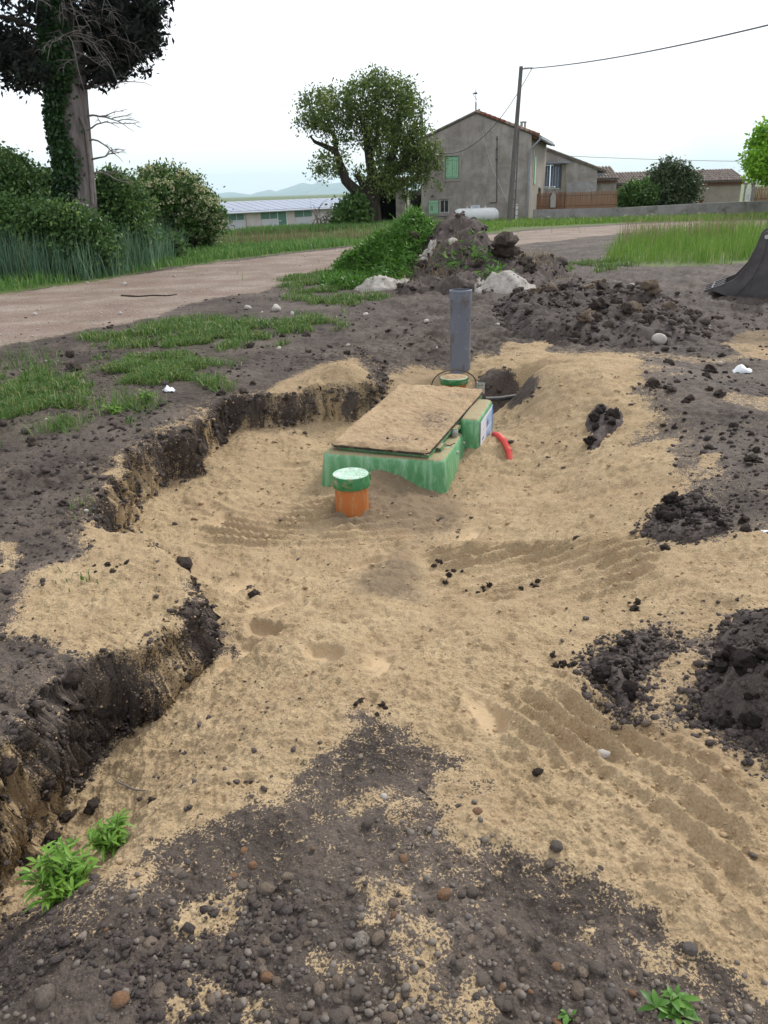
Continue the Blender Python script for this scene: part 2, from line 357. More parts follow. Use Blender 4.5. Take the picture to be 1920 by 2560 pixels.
class B:
    """collects shapes; build() links them as one mesh object"""
    def __init__(s): s.v = []; s.f = []
    def add(s, V, F):
        o = len(s.v); s.v += [tuple(map(float, p)) for p in V]; s.f += [tuple(i + o for i in f) for f in F]; return s
    def box(s, x0, x1, y0, y1, z0, z1):
        V = [(x0, y0, z0), (x1, y0, z0), (x1, y1, z0), (x0, y1, z0), (x0, y0, z1), (x1, y0, z1), (x1, y1, z1), (x0, y1, z1)]
        return s.add(V, [(0, 3, 2, 1), (4, 5, 6, 7), (0, 1, 5, 4), (1, 2, 6, 5), (2, 3, 7, 6), (3, 0, 4, 7)])
    def hexa(s, V):
        return s.add(V, [(0, 3, 2, 1), (4, 5, 6, 7), (0, 1, 5, 4), (1, 2, 6, 5), (2, 3, 7, 6), (3, 0, 4, 7)])
    def tube(s, pts, rad, n=8, cap=True):
        pts = [np.array(p, float) for p in pts]
        if not hasattr(rad, '__len__'): rad = [rad] * len(pts)
        rings = []; ref = None
        for i, p in enumerate(pts):
            t = pts[min(i + 1, len(pts) - 1)] - pts[max(i - 1, 0)]
            t = t / (np.linalg.norm(t) + 1e-9)
            if ref is None:
                ref = np.array([1., 0, 0]) if abs(t[0]) < .8 else np.array([0, 1., 0])
            a = ref - t * ref.dot(t); a /= np.linalg.norm(a) + 1e-9; ref = a
            b = np.cross(t, a)
            rings.append([p + rad[i] * (math.cos(2 * math.pi * k / n) * a + math.sin(2 * math.pi * k / n) * b) for k in range(n)])
        V = [q for r in rings for q in r]; F = []
        for i in range(len(pts) - 1):
            for k in range(n):
                F.append((i * n + k, i * n + (k + 1) % n, (i + 1) * n + (k + 1) % n, (i + 1) * n + k))
        if cap:
            F.append(tuple(range(n))[::-1]); F.append(tuple((len(pts) - 1) * n + k for k in range(n)))
        return s.add(V, F)
    def lathe(s, prof, c=(0, 0, 0), n=32, closed=True):
        V = []; F = []
        for r, z in prof:
            V += [(c[0] + r * math.cos(2 * math.pi * k / n), c[1] + r * math.sin(2 * math.pi * k / n), c[2] + z) for k in range(n)]
        for i in range(len(prof) - 1):
            for k in range(n):
                F.append((i * n + k, i * n + (k + 1) % n, (i + 1) * n + (k + 1) % n, (i + 1) * n + k))
        if closed:
            F.append(tuple(range(n))[::-1]); F.append(tuple((len(prof) - 1) * n + k for k in range(n)))
        return s.add(V, F)
    def loft(s, rings, cap=True):
        n = len(rings[0]); V = [q for r in rings for q in r]; F = []
        for i in range(len(rings) - 1):
            for k in range(n):
                F.append((i * n + k, i * n + (k + 1) % n, (i + 1) * n + (k + 1) % n, (i + 1) * n + k))
        if cap:
            F.append(tuple(range(n))[::-1]); F.append(tuple((len(rings) - 1) * n + k for k in range(n)))
        return s.add(V, F)
    def prism(s, poly, y0, y1):
        """poly of (x, z) pushed along y"""
        n = len(poly)
        V = [(x, y0, z) for x, z in poly] + [(x, y1, z) for x, z in poly]
        return s.add(V, [tuple(range(n)), tuple(range(n, 2 * n))[::-1]] + [(i, n + i, n + (i + 1) % n, (i + 1) % n) for i in range(n)])
    def build(s, name, mat, parent=None, smooth=False, bevel=0.0, off=None, seg=2):
        V = np.array(s.v, float)
        if off is not None: V = V - np.array(off, float)
        me = bpy.data.meshes.new(name); me.from_pydata([tuple(p) for p in V], [], s.f)
        import bmesh
        bm = bmesh.new(); bm.from_mesh(me); bmesh.ops.recalc_face_normals(bm, faces=bm.faces)
        if bevel > 0:
            ed = [e for e in bm.edges if e.is_manifold and e.calc_face_angle(0) > 0.6]
            bmesh.ops.bevel(bm, geom=ed, offset=bevel, segments=seg, profile=.6, affect='EDGES', clamp_overlap=True)
        if smooth:
            for fc in bm.faces: fc.smooth = True
            for e in bm.edges:
                if e.is_manifold and e.calc_face_angle(0) > 0.7: e.smooth = False
        bm.to_mesh(me); bm.free()
        return link(name, me, mat, parent)

# ------------------------------------------------------------------ materials
def s2l(r, g, b):
    return tuple(((c / 255) / 12.92 if c / 255 <= .04045 else ((c / 255 + .055) / 1.055) ** 2.4) for c in (r, g, b)) + (1,)
class NT:
    def __init__(s, name):
        s.m = bpy.data.materials.new(name); s.m.use_nodes = True
        s.n = s.m.node_tree.nodes; s.l = s.m.node_tree.links
        s.bsdf = s.n['Principled BSDF']; s.tc = None
    def coord(s, kind='Object'):
        if s.tc is None: s.tc = s.n.new('ShaderNodeTexCoord')
        return s.tc.outputs[kind]
    def put(s, sock, val):
        if isinstance(val, bpy.types.NodeSocket): s.l.new(val, sock)
        else: sock.default_value = val
    def noise(s, scale, detail=4, rough=.55, vec=None, stretch=None, dist=0.0):
        n = s.n.new('ShaderNodeTexNoise'); n.inputs['Scale'].default_value = scale; n.inputs['Detail'].default_value = detail; n.inputs['Roughness'].default_value = rough; n.inputs['Distortion'].default_value = dist
        v = vec if vec is not None else s.coord()
        if stretch is not None:
            mp_ = s.n.new('ShaderNodeMapping'); mp_.inputs['Scale'].default_value = stretch; s.l.new(v, mp_.inputs['Vector']); v = mp_.outputs['Vector']
        s.l.new(v, n.inputs['Vector']); return n.outputs['Fac']
    def voro(s, scale, feat='F1', out='Distance', vec=None):
        n = s.n.new('ShaderNodeTexVoronoi'); n.feature = feat; n.inputs['Scale'].default_value = scale
        s.l.new(vec if vec is not None else s.coord(), n.inputs['Vector']); return n.outputs[out]
    def attr(s, name):
        n = s.n.new('ShaderNodeAttribute'); n.attribute_name = name; return n.outputs['Fac']
    def rnd(s):
        return s.n.new('ShaderNodeObjectInfo').outputs['Random']
    def mr(s, v, a, b, c=0.0, d=1.0, smooth=False):
        n = s.n.new('ShaderNodeMapRange'); n.interpolation_type = 'SMOOTHSTEP' if smooth else 'LINEAR'
        s.put(n.inputs['Value'], v); s.put(n.inputs['From Min'], a); s.put(n.inputs['From Max'], b); s.put(n.inputs['To Min'], c); s.put(n.inputs['To Max'], d)
        return n.outputs['Result']
    def math(s, op, a, b=0.0):
        n = s.n.new('ShaderNodeMath'); n.operation = op; s.put(n.inputs[0], a); s.put(n.inputs[1], b); return n.outputs[0]
    def mix(s, f, a, b, mode='MIX'):
        n = s.n.new('ShaderNodeMix'); n.data_type = 'RGBA'; n.blend_type = mode
        s.put(n.inputs['Factor'], f); s.put(n.inputs['A'], a); s.put(n.inputs['B'], b); return n.outputs['Result']
    def bump(s, h, strength=.5, dist=.01, prev=None):
        n = s.n.new('ShaderNodeBump'); n.inputs['Strength'].default_value = strength; n.inputs['Distance'].default_value = dist
        s.put(n.inputs['Height'], h)
        if prev is not None: s.l.new(prev, n.inputs['Normal'])
        return n.outputs['Normal']
    def out(s, col=None, rough=None, normal=None, metal=None, spec=None):
        if col is not None: s.put(s.bsdf.inputs['Base Color'], col)
        if rough is not None: s.put(s.bsdf.inputs['Roughness'], rough)
        if normal is not None: s.put(s.bsdf.inputs['Normal'], normal)
        if metal is not None: s.put(s.bsdf.inputs['Metallic'], metal)
        if spec is not None: s.put(s.bsdf.inputs['Specular IOR Level'], spec)
        return s.m

def ground_material():
    m = NT('ground'); P = m.coord('Object')
    sand, damp, track, gr, smo = m.attr('sand'), m.attr('damp'), m.attr('track'), m.attr('grassy'), m.attr('smooth')
    nf = m.noise(140, 3, .6); nm = m.noise(28, 4, .6); nl = m.noise(4.5, 4, .6); nb = m.noise(1.1, 3, .6); nff = m.noise(330, 2, .6)
    grain = m.voro(95)
    # soil: dark damp humus with paler dried skin
    soil = m.mix(m.mr(nl, .35, .68), (.030, .022, .0172, 1), (.082, .062, .049, 1))
    soil = m.mix(m.mr(nb, .42, .64, 0, .8), soil, (.138, .110, .090, 1))
    soil = m.mix(m.mr(nm, .35, .72, 0, .55), soil, (.036, .028, .025, 1))
    soil = m.mix(m.math('MULTIPLY', damp, .72), soil, m.mix(m.mr(nm, .35, .65), (.030, .022, .019, 1), (.095, .074, .063, 1)))
    soil = m.mix(m.mr(nff, .62, .72, 0, .5), soil, (.30, .265, .235, 1))
    gm = m.noise(62, 4, .75); gl = m.noise(190, 3, .7)
    soil = m.mix(m.mr(gm, .52, .66, 0, .7), soil, (.020, .015, .0125, 1))
    soil = m.mix(m.mr(gl, .58, .70, 0, .5), soil, (.20, .165, .14, 1))
    # sand
    sc = m.mix(m.mr(nl, .3, .7), (.315, .230, .130, 1), (.432, .328, .196, 1))
    sc = m.mix(m.mr(nf, .3, .62), m.mix(.6, sc, (.17, .115, .062, 1)), sc)
    sc = m.mix(m.mr(gm, .54, .68, 0, .5), sc, (.19, .135, .082, 1))
    sc = m.mix(m.mr(gl, .60, .70, 0, .5), sc, (.15, .105, .062, 1))
    sc = m.mix(m.mr(gm, .44, .34, 0, .4), sc, (.58, .45, .285, 1))
    sc = m.mix(m.mr(nff, .6, .75, 0, .5), sc, (.60, .48, .32, 1))
    sc = m.mix(m.math('MULTIPLY', damp, .8), sc, (.135, .100, .067, 1))
    sc = m.mix(m.math('MULTIPLY', smo, .6), sc, (.50, .375, .235, 1))
    sc = m.mix(m.mr(m.noise(1.7, 5, .7), .46, .64, 0, .5), sc, (.285, .20, .118, 1))
    sc = m.mix(m.mr(m.noise(9, 5, .75), .60, .72, 0, .6), sc, (.19, .14, .088, 1))
    # track: pale trodden earth with stones
    tcx = m.mix(m.mr(nb, .35, .65), (.17, .125, .094, 1), (.29, .24, .195, 1))
    tcx = m.mix(m.mr(nm, .4, .68, 0, .75), tcx, (.14, .10, .078, 1))
    tcx = m.mix(m.mr(m.noise(.7, 5, .7, stretch=(.4, 1.6, 1)), .45, .6, 0, .6), tcx, (.17, .115, .088, 1))
    tcx = m.mix(m.mr(m.voro(17), .10, .22, .8, 0), tcx, (.46, .42, .375, 1))
    # grass floor
    gc = m.mix(m.mr(nm, .35, .7), (.05, .075, .022, 1), (.115, .155, .042, 1))
    gc = m.mix(m.mr(nb, .4, .65, 0, .5), gc, (.12, .14, .045, 1))
    # patchwork
    f_t = m.mr(m.math('ADD', track, m.math('MULTIPLY', m.math('SUBTRACT', nl, .5), 1.1)), .35, .65, smooth=True)
    c = m.mix(f_t, soil, tcx)
    f_g = m.mr(m.math('ADD', gr, m.math('MULTIPLY', m.math('SUBTRACT', nm, .5), 1.0)), .4, .75, smooth=True)
    c = m.mix(f_g, c, gc)
    wob = m.math('ADD', m.math('MULTIPLY', m.math('SUBTRACT', nf, .5), 1.5), m.math('MULTIPLY', m.math('SUBTRACT', nm, .5), 1.1))
    f_s = m.mr(m.math('ADD', sand, wob), .40, .60, smooth=True)
    c = m.mix(f_s, c, sc)
    h = m.math('ADD', m.math('MULTIPLY', nm, .9), m.math('ADD', m.math('MULTIPLY', nf, .8), m.math('MULTIPLY', grain, .7)))
    hs = m.math('MULTIPLY', h, m.mr(smo, 0, 1, 1, .35))
    n1 = m.bump(hs, .75, .006)
    rough = m.mr(f_s, 0, 1, .82, .95)
    return m.out(c, rough, n1, spec=.25)
M = {}
M['ground'] = ground_material()

def simple(name, base, var=None, scale=8, rough=.6, bump=0.0, bscale=60, metal=0.0, spec=.4, dirt=None, dirt_amt=.5, dscale=5, stretch=None):
    m = NT(name)
    c = base
    if var is not None:
        c = m.mix(m.mr(m.noise(scale, 5, .6, stretch=stretch), .3, .7), base, var)
    if dirt is not None:
        c = m.mix(m.mr(m.noise(dscale, 6, .7), .5, .66, 0, dirt_amt), c, dirt)
    nrm = m.bump(m.noise(bscale, 4, .6, stretch=stretch), .5, bump) if bump else None
    return m.out(c, rough, nrm, metal, spec)

def soil_mat(name, a, b, spec=.3):
    m = NT(name); r = m.rnd()
    c = m.mix(m.mr(m.noise(14, 5, .65), .35, .68), a, b)
    c = m.mix(m.mr(m.noise(120, 3, .6), .5, .75, 0, .6), c, tuple(v * 1.9 for v in b[:3]) + (1,))
    c = m.mix(m.math('MULTIPLY', r, .55), c, a)
    return m.out(c, .88, m.bump(m.math('ADD', m.noise(60, 5, .65), m.noise(220, 3, .6)), .9, .007), spec=spec)
M['soil'] = soil_mat('dark_soil', (.042, .033, .030, 1), (.125, .100, .089, 1))
def clod_mat(name, a, b):
    m = NT(name); rr_0 = m.rnd()
    c = m.mix(m.mr(m.noise(2.6, 6, .75), .38, .62), a, b)
    c = m.mix(m.mr(m.noise(9, 4, .7), .52, .66, 0, .7), c, tuple(v * .45 for v in a[:3]) + (1,))
    c = m.mix(m.math('MULTIPLY', rr_0, .5), c, a)
    return m.out(c, .9, m.bump(m.noise(7, 6, .75), .8, .05), spec=.15)
M['clod'] = clod_mat('earth_clod', (.052, .040, .033, 1), (.125, .099, .083, 1))
M['clod_dark'] = clod_mat('moist_clod', (.026, .020, .018, 1), (.066, .051, .045, 1))
M['lime'] = simple('pale_lime', (.29, .262, .23, 1), (.43, .405, .37, 1), 9, .9, .03, 40, dirt=(.14, .11, .09, 1), dirt_amt=.75, dscale=6)
M['clod_sandy'] = soil_mat('sandy_soil', (.09, .068, .050, 1), (.20, .15, .10, 1))
def pebble_mat():
    m = NT('pebble'); r = m.rnd()
    ramp = m.n.new('ShaderNodeValToRGB'); e = ramp.color_ramp.elements
    cols = [(.115, .095, .08), (.17, .14, .115), (.085, .075, .07), (.20, .15, .11), (.13, .12, .115), (.24, .185, .135), (.28, .145, .07), (.34, .30, .25)]
    pos = [0, .2, .38, .52, .68, .82, .92, .97]
    ramp.color_ramp.interpolation = 'CONSTANT'
    for i, (p, c) in enumerate(zip(pos, cols)):
        el = e[i] if i < 2 else e.new(p)
        el.position = p; el.color = c + (1,)
    m.l.new(r, ramp.inputs['Fac'])
    c = m.mix(m.mr(m.noise(7, 5, .7), .40, .65, 0, .6), ramp.outputs['Color'], (.05, .040, .034, 1))
    c = m.mix(m.mr(m.noise(2.2, 5, .75), .47, .58, 0, .8), c, m.mix(m.mr(m.noise(9, 3), .4, .6), (.06, .046, .038, 1), (.15, .118, .097, 1)))
    return m.out(c, m.mr(m.noise(30), .3, .7, .65, .9), m.bump(m.noise(6, 5, .7), .6, .04), spec=.25)
M['pebble'] = pebble_mat()
M['white_stone'] = simple('white_stone', (.50, .47, .42, 1), (.34, .31, .27, 1), 30, .85, .006, 80, dirt=(.12, .10, .08, 1), dirt_amt=.5, dscale=22)
def leaf_mat(name, a, b, c, trans=.25, rough=.5):
    m = NT(name); t = m.attr('tint')
    col = m.mix(m.mr(t, 0, .55), a, b); col = m.mix(m.mr(t, .55, 1), col, c)
    m.out(col, rough, spec=.35)
    tr = m.n.new('ShaderNodeBsdfTranslucent'); ms = m.n.new('ShaderNodeMixShader')
    m.l.new(col, tr.inputs['Color']); ms.inputs['Fac'].default_value = trans
    m.l.new(m.bsdf.outputs[0], ms.inputs[1]); m.l.new(tr.outputs[0], ms.inputs[2])
    m.l.new(ms.outputs[0], m.n['Material Output'].inputs['Surface'])
    return m.m
M['grass'] = leaf_mat('grass_blade', (.048, .115, .022, 1), (.115, .215, .045, 1), (.33, .31, .13, 1), .3)
M['verge'] = leaf_mat('verge_grass', (.055, .135, .034, 1), (.14, .29, .062, 1), (.32, .36, .13, 1), .32)
M['reed'] = leaf_mat('blue_green_grass', (.055, .13, .075, 1), (.15, .26, .15, 1), (.28, .33, .18, 1), .25)
M['tallgrass'] = leaf_mat('meadow_grass', (.075, .17, .022, 1), (.17, .30, .045, 1), (.36, .37, .14, 1), .3)
M['weed'] = leaf_mat('weed_leaf', (.045, .13, .018, 1), (.11, .25, .035, 1), (.22, .36, .06, 1), .3, .45)
M['bright'] = leaf_mat('bright_leaf', (.08, .19, .022, 1), (.18, .34, .045, 1), (.34, .50, .11, 1), .35, .4)
M['walnut'] = leaf_mat('walnut_leaf', (.040, .076, .018, 1), (.13, .185, .044, 1), (.25, .30, .08, 1), .32)
M['pine'] = leaf_mat('dark_needles', (.004, .007, .006, 1), (.009, .014, .010, 1), (.020, .028, .016, 1), .04, .9)
M['ivy'] = leaf_mat('ivy_leaf', (.012, .035, .010, 1), (.030, .078, .020, 1), (.06, .13, .035, 1), .12, .35)
M['hedge'] = leaf_mat('hedge_leaf', (.028, .072, .022, 1), (.085, .17, .042, 1), (.20, .29, .075, 1), .28)
M['elder'] = leaf_mat('elder_leaf', (.032, .085, .018, 1), (.085, .17, .036, 1), (.16, .25, .06, 1), .25)
M['flower'] = leaf_mat('cream_flower', (.42, .42, .22, 1), (.58, .56, .34, 1), (.70, .68, .48, 1), .2, .7)
M['olive'] = leaf_mat('grey_green_leaf', (.025, .050, .018, 1), (.060, .095, .036, 1), (.14, .15, .065, 1), .2)
M['maple'] = leaf_mat('lime_green_leaf', (.10, .26, .015, 1), (.20, .42, .025, 1), (.34, .55, .05, 1), .35)
M['straw'] = leaf_mat('dry_straw', (.16, .12, .07, 1), (.27, .21, .12, 1), (.40, .33, .20, 1), .15, .8)
def bark(name, a, b, st=(1, 1, .25), sc=9):
    m = NT(name); n = m.noise(sc, 6, .65, stretch=st)
    c = m.mix(m.mr(n, .35, .66), a, b)
    return m.out(c, .9, m.bump(m.noise(sc * 2, 6, .7, stretch=st), .9, .05), spec=.2)
M['bark'] = bark('grey_brown_bark', (.085, .074, .070, 1), (.23, .205, .195, 1), (1.6, 1.6, .3), 5)
M['bark_dark'] = bark('dark_bark', (.020, .016, .013, 1), (.060, .050, .040, 1))
M['deadwood'] = simple('dead_wood', (.235, .212, .195, 1), (.14, .125, .115, 1), 6, .9)
M['stem'] = simple('plant_stem', (.10, .15, .04, 1), (.14, .10, .05, 1), 20, .7)

# ------------------------------------------------------------------ ground sheet (split into soil, sand bed and track along shared edges)
def build_ground():
    ys = [-40, -15, -6, -2.5, -1, -.2, .25, .5]
    y = .6
    while y < 3500:
        ys.append(y)
        if y < 3.3: dy = max(.0045, y * y / 900)
        elif y < 9: dy = .0135
        else: dy = min(y * y / 2200, .25 if y < 50 else y * .03)
        y += dy
    ys += [3600, 6000, 12000, 26000]
    ys = np.array(ys)
    nc = 600
    s = np.linspace(-1, 1, nc)
    ext = np.array([1.04, 1.12, 1.3, 1.7, 2.6, 5, 12])
    s = np.r_[-ext[::-1], s, ext]
    Wd = .57 * np.maximum(ys, .6) + .42
    X = Wd[:, None] * s[None, :]
    Y = np.repeat(ys[:, None], len(s), 1)
    nr, ncol = X.shape
    x, yy = X.ravel(), Y.ravel()
    z, sand, damp, track, gr, bd, t, fm = H(x, yy, True)
    # crumble the cut faces sideways
    wall = (t > .02) & (t < .98) & (yy < 8.5)
    if wall.any():
        wx, wy, wz = x[wall], yy[wall], z[wall]
        k = 0.07 * fbm2(wx * 5 + wz * 19, wy * 5 - wz * 15, 91, 3) + .025 * billow(wx * 14 + wz * 40, wy * 14 - wz * 31, 93, 2)
        x = x.copy(); yy = yy.copy()
        x[wall] += k; yy[wall] -= .4 * k
        z = z.copy(); z[wall] += .02 * fbm2(wx * 30, wy * 30 + wz * 30, 95, 2)
    V = np.c_[x, yy, z]
    global WALLP
    WALLP = V[wall & (yy > 1.2) & (np.abs(x) < 3)]
    idx = np.arange(nr * ncol).reshape(nr, ncol)
    Q = np.stack([idx[:-1, :-1], idx[:-1, 1:], idx[1:, 1:], idx[1:, :-1]], -1).reshape(-1, 4)
    # smooth vertex normals over the whole sheet, so the split leaves no seam
    e1 = V[Q[:, 2]] - V[Q[:, 0]]; e2 = V[Q[:, 3]] - V[Q[:, 1]]
    fn = np.cross(e1, e2); fn /= np.linalg.norm(fn, axis=1, keepdims=True) + 1e-12
    N = np.zeros_like(V)
    for k in range(4):
        for a in range(3):
            N[:, a] += np.bincount(Q[:, k], fn[:, a], len(V))
    N /= np.linalg.norm(N, axis=1, keepdims=True) + 1e-12
    sq = sand[Q].mean(1); tq = track[Q].mean(1)
    cls = np.where(sq > .5, 1, np.where(tq > .5, 2, 0))
    for c, nm in ((0, 'ground'), (1, 'sand_bed'), (2, 'dirt_track')):
        q = Q[cls == c]
        used, inv = np.unique(q, return_inverse=True)
        me = raw_mesh(nm, V[used], inv.reshape(q.shape), True, {'sand': sand[used], 'damp': damp[used], 'track': track[used], 'grassy': gr[used], 'smooth': fm[used] * (sand[used] > .4)})
        me.normals_split_custom_set_from_vertices([tuple(n) for n in N[used]])
        tag(link(nm, me, M['ground']), kind='structure')
build_ground()

# ------------------------------------------------------------------ rocks and clods
def ico(sub):
    import bmesh
    bm = bmesh.new(); bmesh.ops.create_icosphere(bm, subdivisions=sub, radius=1.0)
    V = np.array([v.co[:] for v in bm.verts]); F = np.array([[v.index for v in f.verts] for f in bm.faces]); bm.free()
    return V, F
ICO = {k: ico(k) for k in (1, 2, 3)}
def n3(V, sc, seed):
    return (fbm2(V[:, 0] * sc + V[:, 2] * 1.7 * sc, V[:, 1] * sc - V[:, 2] * 1.3 * sc, seed, 3))
def lump(seed, sub=2, rough=.35, flat=(1, .8, .6), facet=0.0):
    V, F = ICO[sub]
    r = 1 + rough * n3(V, 1.3, seed) + rough * .6 * n3(V, 3.1, seed + 5)
    W = V * r[:, None] * np.array(flat)
    if facet:
        g = np.random.default_rng(seed)
        for _ in range(6):
            d = g.normal(size=3); d /= np.linalg.norm(d); h = W @ d; lim = .62
            W = W - np.outer(np.maximum(h - lim, 0) * facet, d)
    return W, F
PEB = []
for i in range(9):
    W, F = lump(100 + i, 3, .22, (1, .68 + .04 * (i % 5), .50 + .05 * (i % 4)), .55)
    PEB.append(raw_mesh('pebble', W, F, True)); PEB[-1].materials.append(M['pebble'])
CLODV = [lump(200 + i, 3, 1.0, (1, .85, .7), .6) for i in range(8)]
CLOD = []
for i, (W, F) in enumerate(CLODV):
    CLOD.append(raw_mesh('soil_clod', W, F, i % 3 == 0)); CLOD[-1].materials.append(M['clod_dark'])
CLODM = []
for i, (W, F) in enumerate(CLODV):
    CLODM.append(raw_mesh('soil_clod', W, F, i % 3 == 0)); CLODM[-1].materials.append(M['clod'])
CLODS = []
for i, (W, F) in enumerate(CLODV[:4]):
    CLODS.append(raw_mesh('soil_clod', W, F, True)); CLODS[-1].materials.append(M['clod_sandy'])
ROCK = []
for i in range(5):
    W, F = lump(300 + i, 2, .3, (1, .75, .6), .8); ROCK.append(raw_mesh('stone', W, F, False)); ROCK[-1].materials.append(M['white_stone'])
def put_rock(name, me, x, y, z, s, sink=.3, label=None, cat=None, group=None, parent=None, flat=1.0):
    o = link(name, me)
    o.location = (x, y, z + s * (.55 - sink) * flat); o.scale = (s, s, s * flat)
    o.rotation_euler = (random.uniform(-.35, .35), random.uniform(-.35, .35), random.uniform(0, 6.3))
    if parent is not None:
        o.parent = parent; o.location = Vector(o.location) - Vector(parent.location)
    else: tag(o, label, cat, group)
    return o
def crumbs(name, x, y, size, mat, kind_label, seed=1, sub=1, zof=None, parent=None, smooth=False, cat=None, rough=.5):
    """a spread of small crumbs as one mesh"""
    n = len(x); g = np.random.default_rng(seed)
    z = H(x, y) if zof is None else zof
    protos = [lump(seed * 31 + i, sub, rough * 1.6, (1, .8, .65)) for i in range(6)]
    Vs, Fs = [], []; off = 0
    pid = g.integers(0, 6, n)
    for i, (W, F) in enumerate(protos):
        k = np.where(pid == i)[0]
        if not len(k): continue
        a = g.uniform(0, 2 * math.pi, len(k)); ca, sa = np.cos(a), np.sin(a)
        s = size[k]
        px = (W[None, :, 0] * ca[:, None] - W[None, :, 1] * sa[:, None]) * s[:, None] + x[k][:, None]
        py = (W[None, :, 0] * sa[:, None] + W[None, :, 1] * ca[:, None]) * s[:, None] + y[k][:, None]
        pz = W[None, :, 2] * s[:, None] + (z[k] + .25 * s)[:, None]
        Vs.append(np.stack([px, py, pz], -1).reshape(-1, 3))
        Fs.append((F[None] + (np.arange(len(k)) * len(W))[:, None, None] + off).reshape(-1, 3)); off += len(k) * len(W)
    me = raw_mesh(name, np.concatenate(Vs), np.concatenate(Fs), smooth)
    o = link(name, me, mat, parent)
    tag(o, kind_label, cat, kind='stuff')
    return o
def scatter_screen(n, u0, u1, v0, v1, seed):
    """ground points spread evenly over an outline window"""
    g = np.random.default_rng(seed)
    u = g.uniform(u0, u1, n) * D; v = g.uniform(v0, v1, n) * D
    d = np.stack([(u - 960) / FPX, (1280 - v) / FPX, -np.ones(n)], -1) @ R3.T
    z = np.zeros(n)
    for _ in range(7):
        t = (z - EYE) / d[:, 2]; x = d[:, 0] * t; y = d[:, 1] * t
        z = .5 * z + .5 * Hs(x, y)
    return x, y

# crumbs of soil over the bare earth
x, y = scatter_screen(26000, -120, 1780, 640, 2250, 11)
sand, damp, track, gr = masks(x, y)
k = (rng.uniform(0, 1, len(x)) > (sand * 1.05 + track * .9 + gr * .4)) & (fbm2(x * 1.3, y * 1.3, 301, 2) > -.25)
x, y = x[k], y[k]
crumbs('soil_crumbs', x, y, np.clip(rng.lognormal(-5.2, .55, len(x)), .003, .022) * np.clip(y / 3, .8, 2.0), M['soil'], 'small crumbs of earth strewn over the bare soil', 3, cat='soil')
x, y = scatter_screen(6000, -60, 1720, 800, 2250, 12)
sand, damp, track, gr = masks(x, y)
k = (sand > .55)
x, y = x[k], y[k]
M['sandcrumb'] = simple('sand_lump', (.30, .21, .12, 1), (.42, .305, .185, 1), 30, .95, .004, 160)
crumbs('sand_crumbs', x, y, np.clip(rng.lognormal(-5.55, .5, len(x)), .0025, .014) * np.clip(y / 3, .8, 1.8), M['sandcrumb'], 'small lumps of sand strewn over the sand bed', 4, cat='sand')
kk = rng.choice(len(WALLP), 5200); wp_ = WALLP[kk]; jit = rng.normal(0, .012, (len(kk), 3))
crumbs('soil_crumbs', wp_[:4000, 0] + jit[:4000, 0], wp_[:4000, 1] + jit[:4000, 1], np.clip(rng.lognormal(-5.1, .6, 4000), .003, .022) * np.clip(wp_[:4000, 1] / 4, .5, 1.3), M['soil'], 'crumbling lumps of earth on the cut faces of the pit', 8, zof=wp_[:4000, 2] + jit[:4000, 2] * .3, cat='soil')
crumbs('sand_crumbs', wp_[4000:, 0] + jit[4000:, 0], wp_[4000:, 1] + jit[4000:, 1], np.clip(rng.lognormal(-5.3, .5, 1200), .003, .014) * np.clip(wp_[4000:, 1] / 4, .5, 1.2), M['sandcrumb'], 'lumps of sand stuck to the cut faces of the pit', 9, zof=wp_[4000:, 2] + jit[4000:, 2] * .3, cat='sand')
x, y = scatter_screen(1500, 300, 1659, 800, 1900, 13)
sand, damp, track, gr = masks(x, y)
k = (sand > .5) & (fbm2(x * 2.1, y * 2.1, 305, 2) > .22)
x, y = x[k], y[k]
crumbs('soil_crumbs', x, y, np.clip(rng.lognormal(-5.1, .5, len(x)), .003, .016) * np.clip(y / 3, .8, 1.6), M['soil'], 'dark crumbs of earth fallen onto the sand bed', 5, cat='soil')

x, y = scatter_screen(2600, -60, 1700, 470, 760, 14)
sand, damp, track, gr = masks(x, y)
k = (track > .6) & (fbm2(x * .8, y * .8, 307, 2) > -.2)
x, y = x[k], y[k]
crumbs('track_stones', x, y, np.clip(rng.lognormal(-4.5, .5, len(x)), .005, .035), M['lime'], 'small pale stones trodden into the dirt track', 7, cat='stones')
# gravel in the foreground: 300 single pebbles, the finer ones as one spread
x, y = scatter_screen(1900, -20, 1680, 1600, 2230, 21)
sand, damp, track, gr = masks(x, y)
wt = np.interp(y, [1.0, 1.25, 1.6, 2.3], [1, .9, .45, .12]) * np.clip(1.1 - sand, 0.03, 1) * np.where(x > .45, .45, 1) * (.12 + .88 * sst(-.15, .25, fbm2(x * 2.6, y * 2.6, 311, 2)))
k = rng.uniform(0, 1, len(x)) < wt
x, y = x[k][:300], y[k][:300]
z = H(x, y)
sz = np.clip(rng.lognormal(-4.62, .42, len(x)), .006, .025)
for i in range(len(x)):
    put_rock('pebble', PEB[i % 9], x[i], y[i], z[i], sz[i], .5, 'rounded river pebble lying in the dark stony soil of the foreground', 'pebble', 'pebbles in the foreground soil', flat=.95)
x, y = scatter_screen(3800, -60, 1700, 1640, 2260, 22)
sand, damp, track, gr = masks(x, y)
k = rng.uniform(0, 1, len(x)) < np.interp(y, [1.0, 1.6, 2.4], [.7, .4, .12]) * np.clip(1 - sand, 0, 1) * sst(-.3, .3, fbm2(x * 2.6, y * 2.6, 311, 2))
x, y = x[k], y[k]
M['gravel'] = simple('fine_gravel', (.075, .064, .058, 1), (.20, .165, .135, 1), 22, .75, .004, 120)
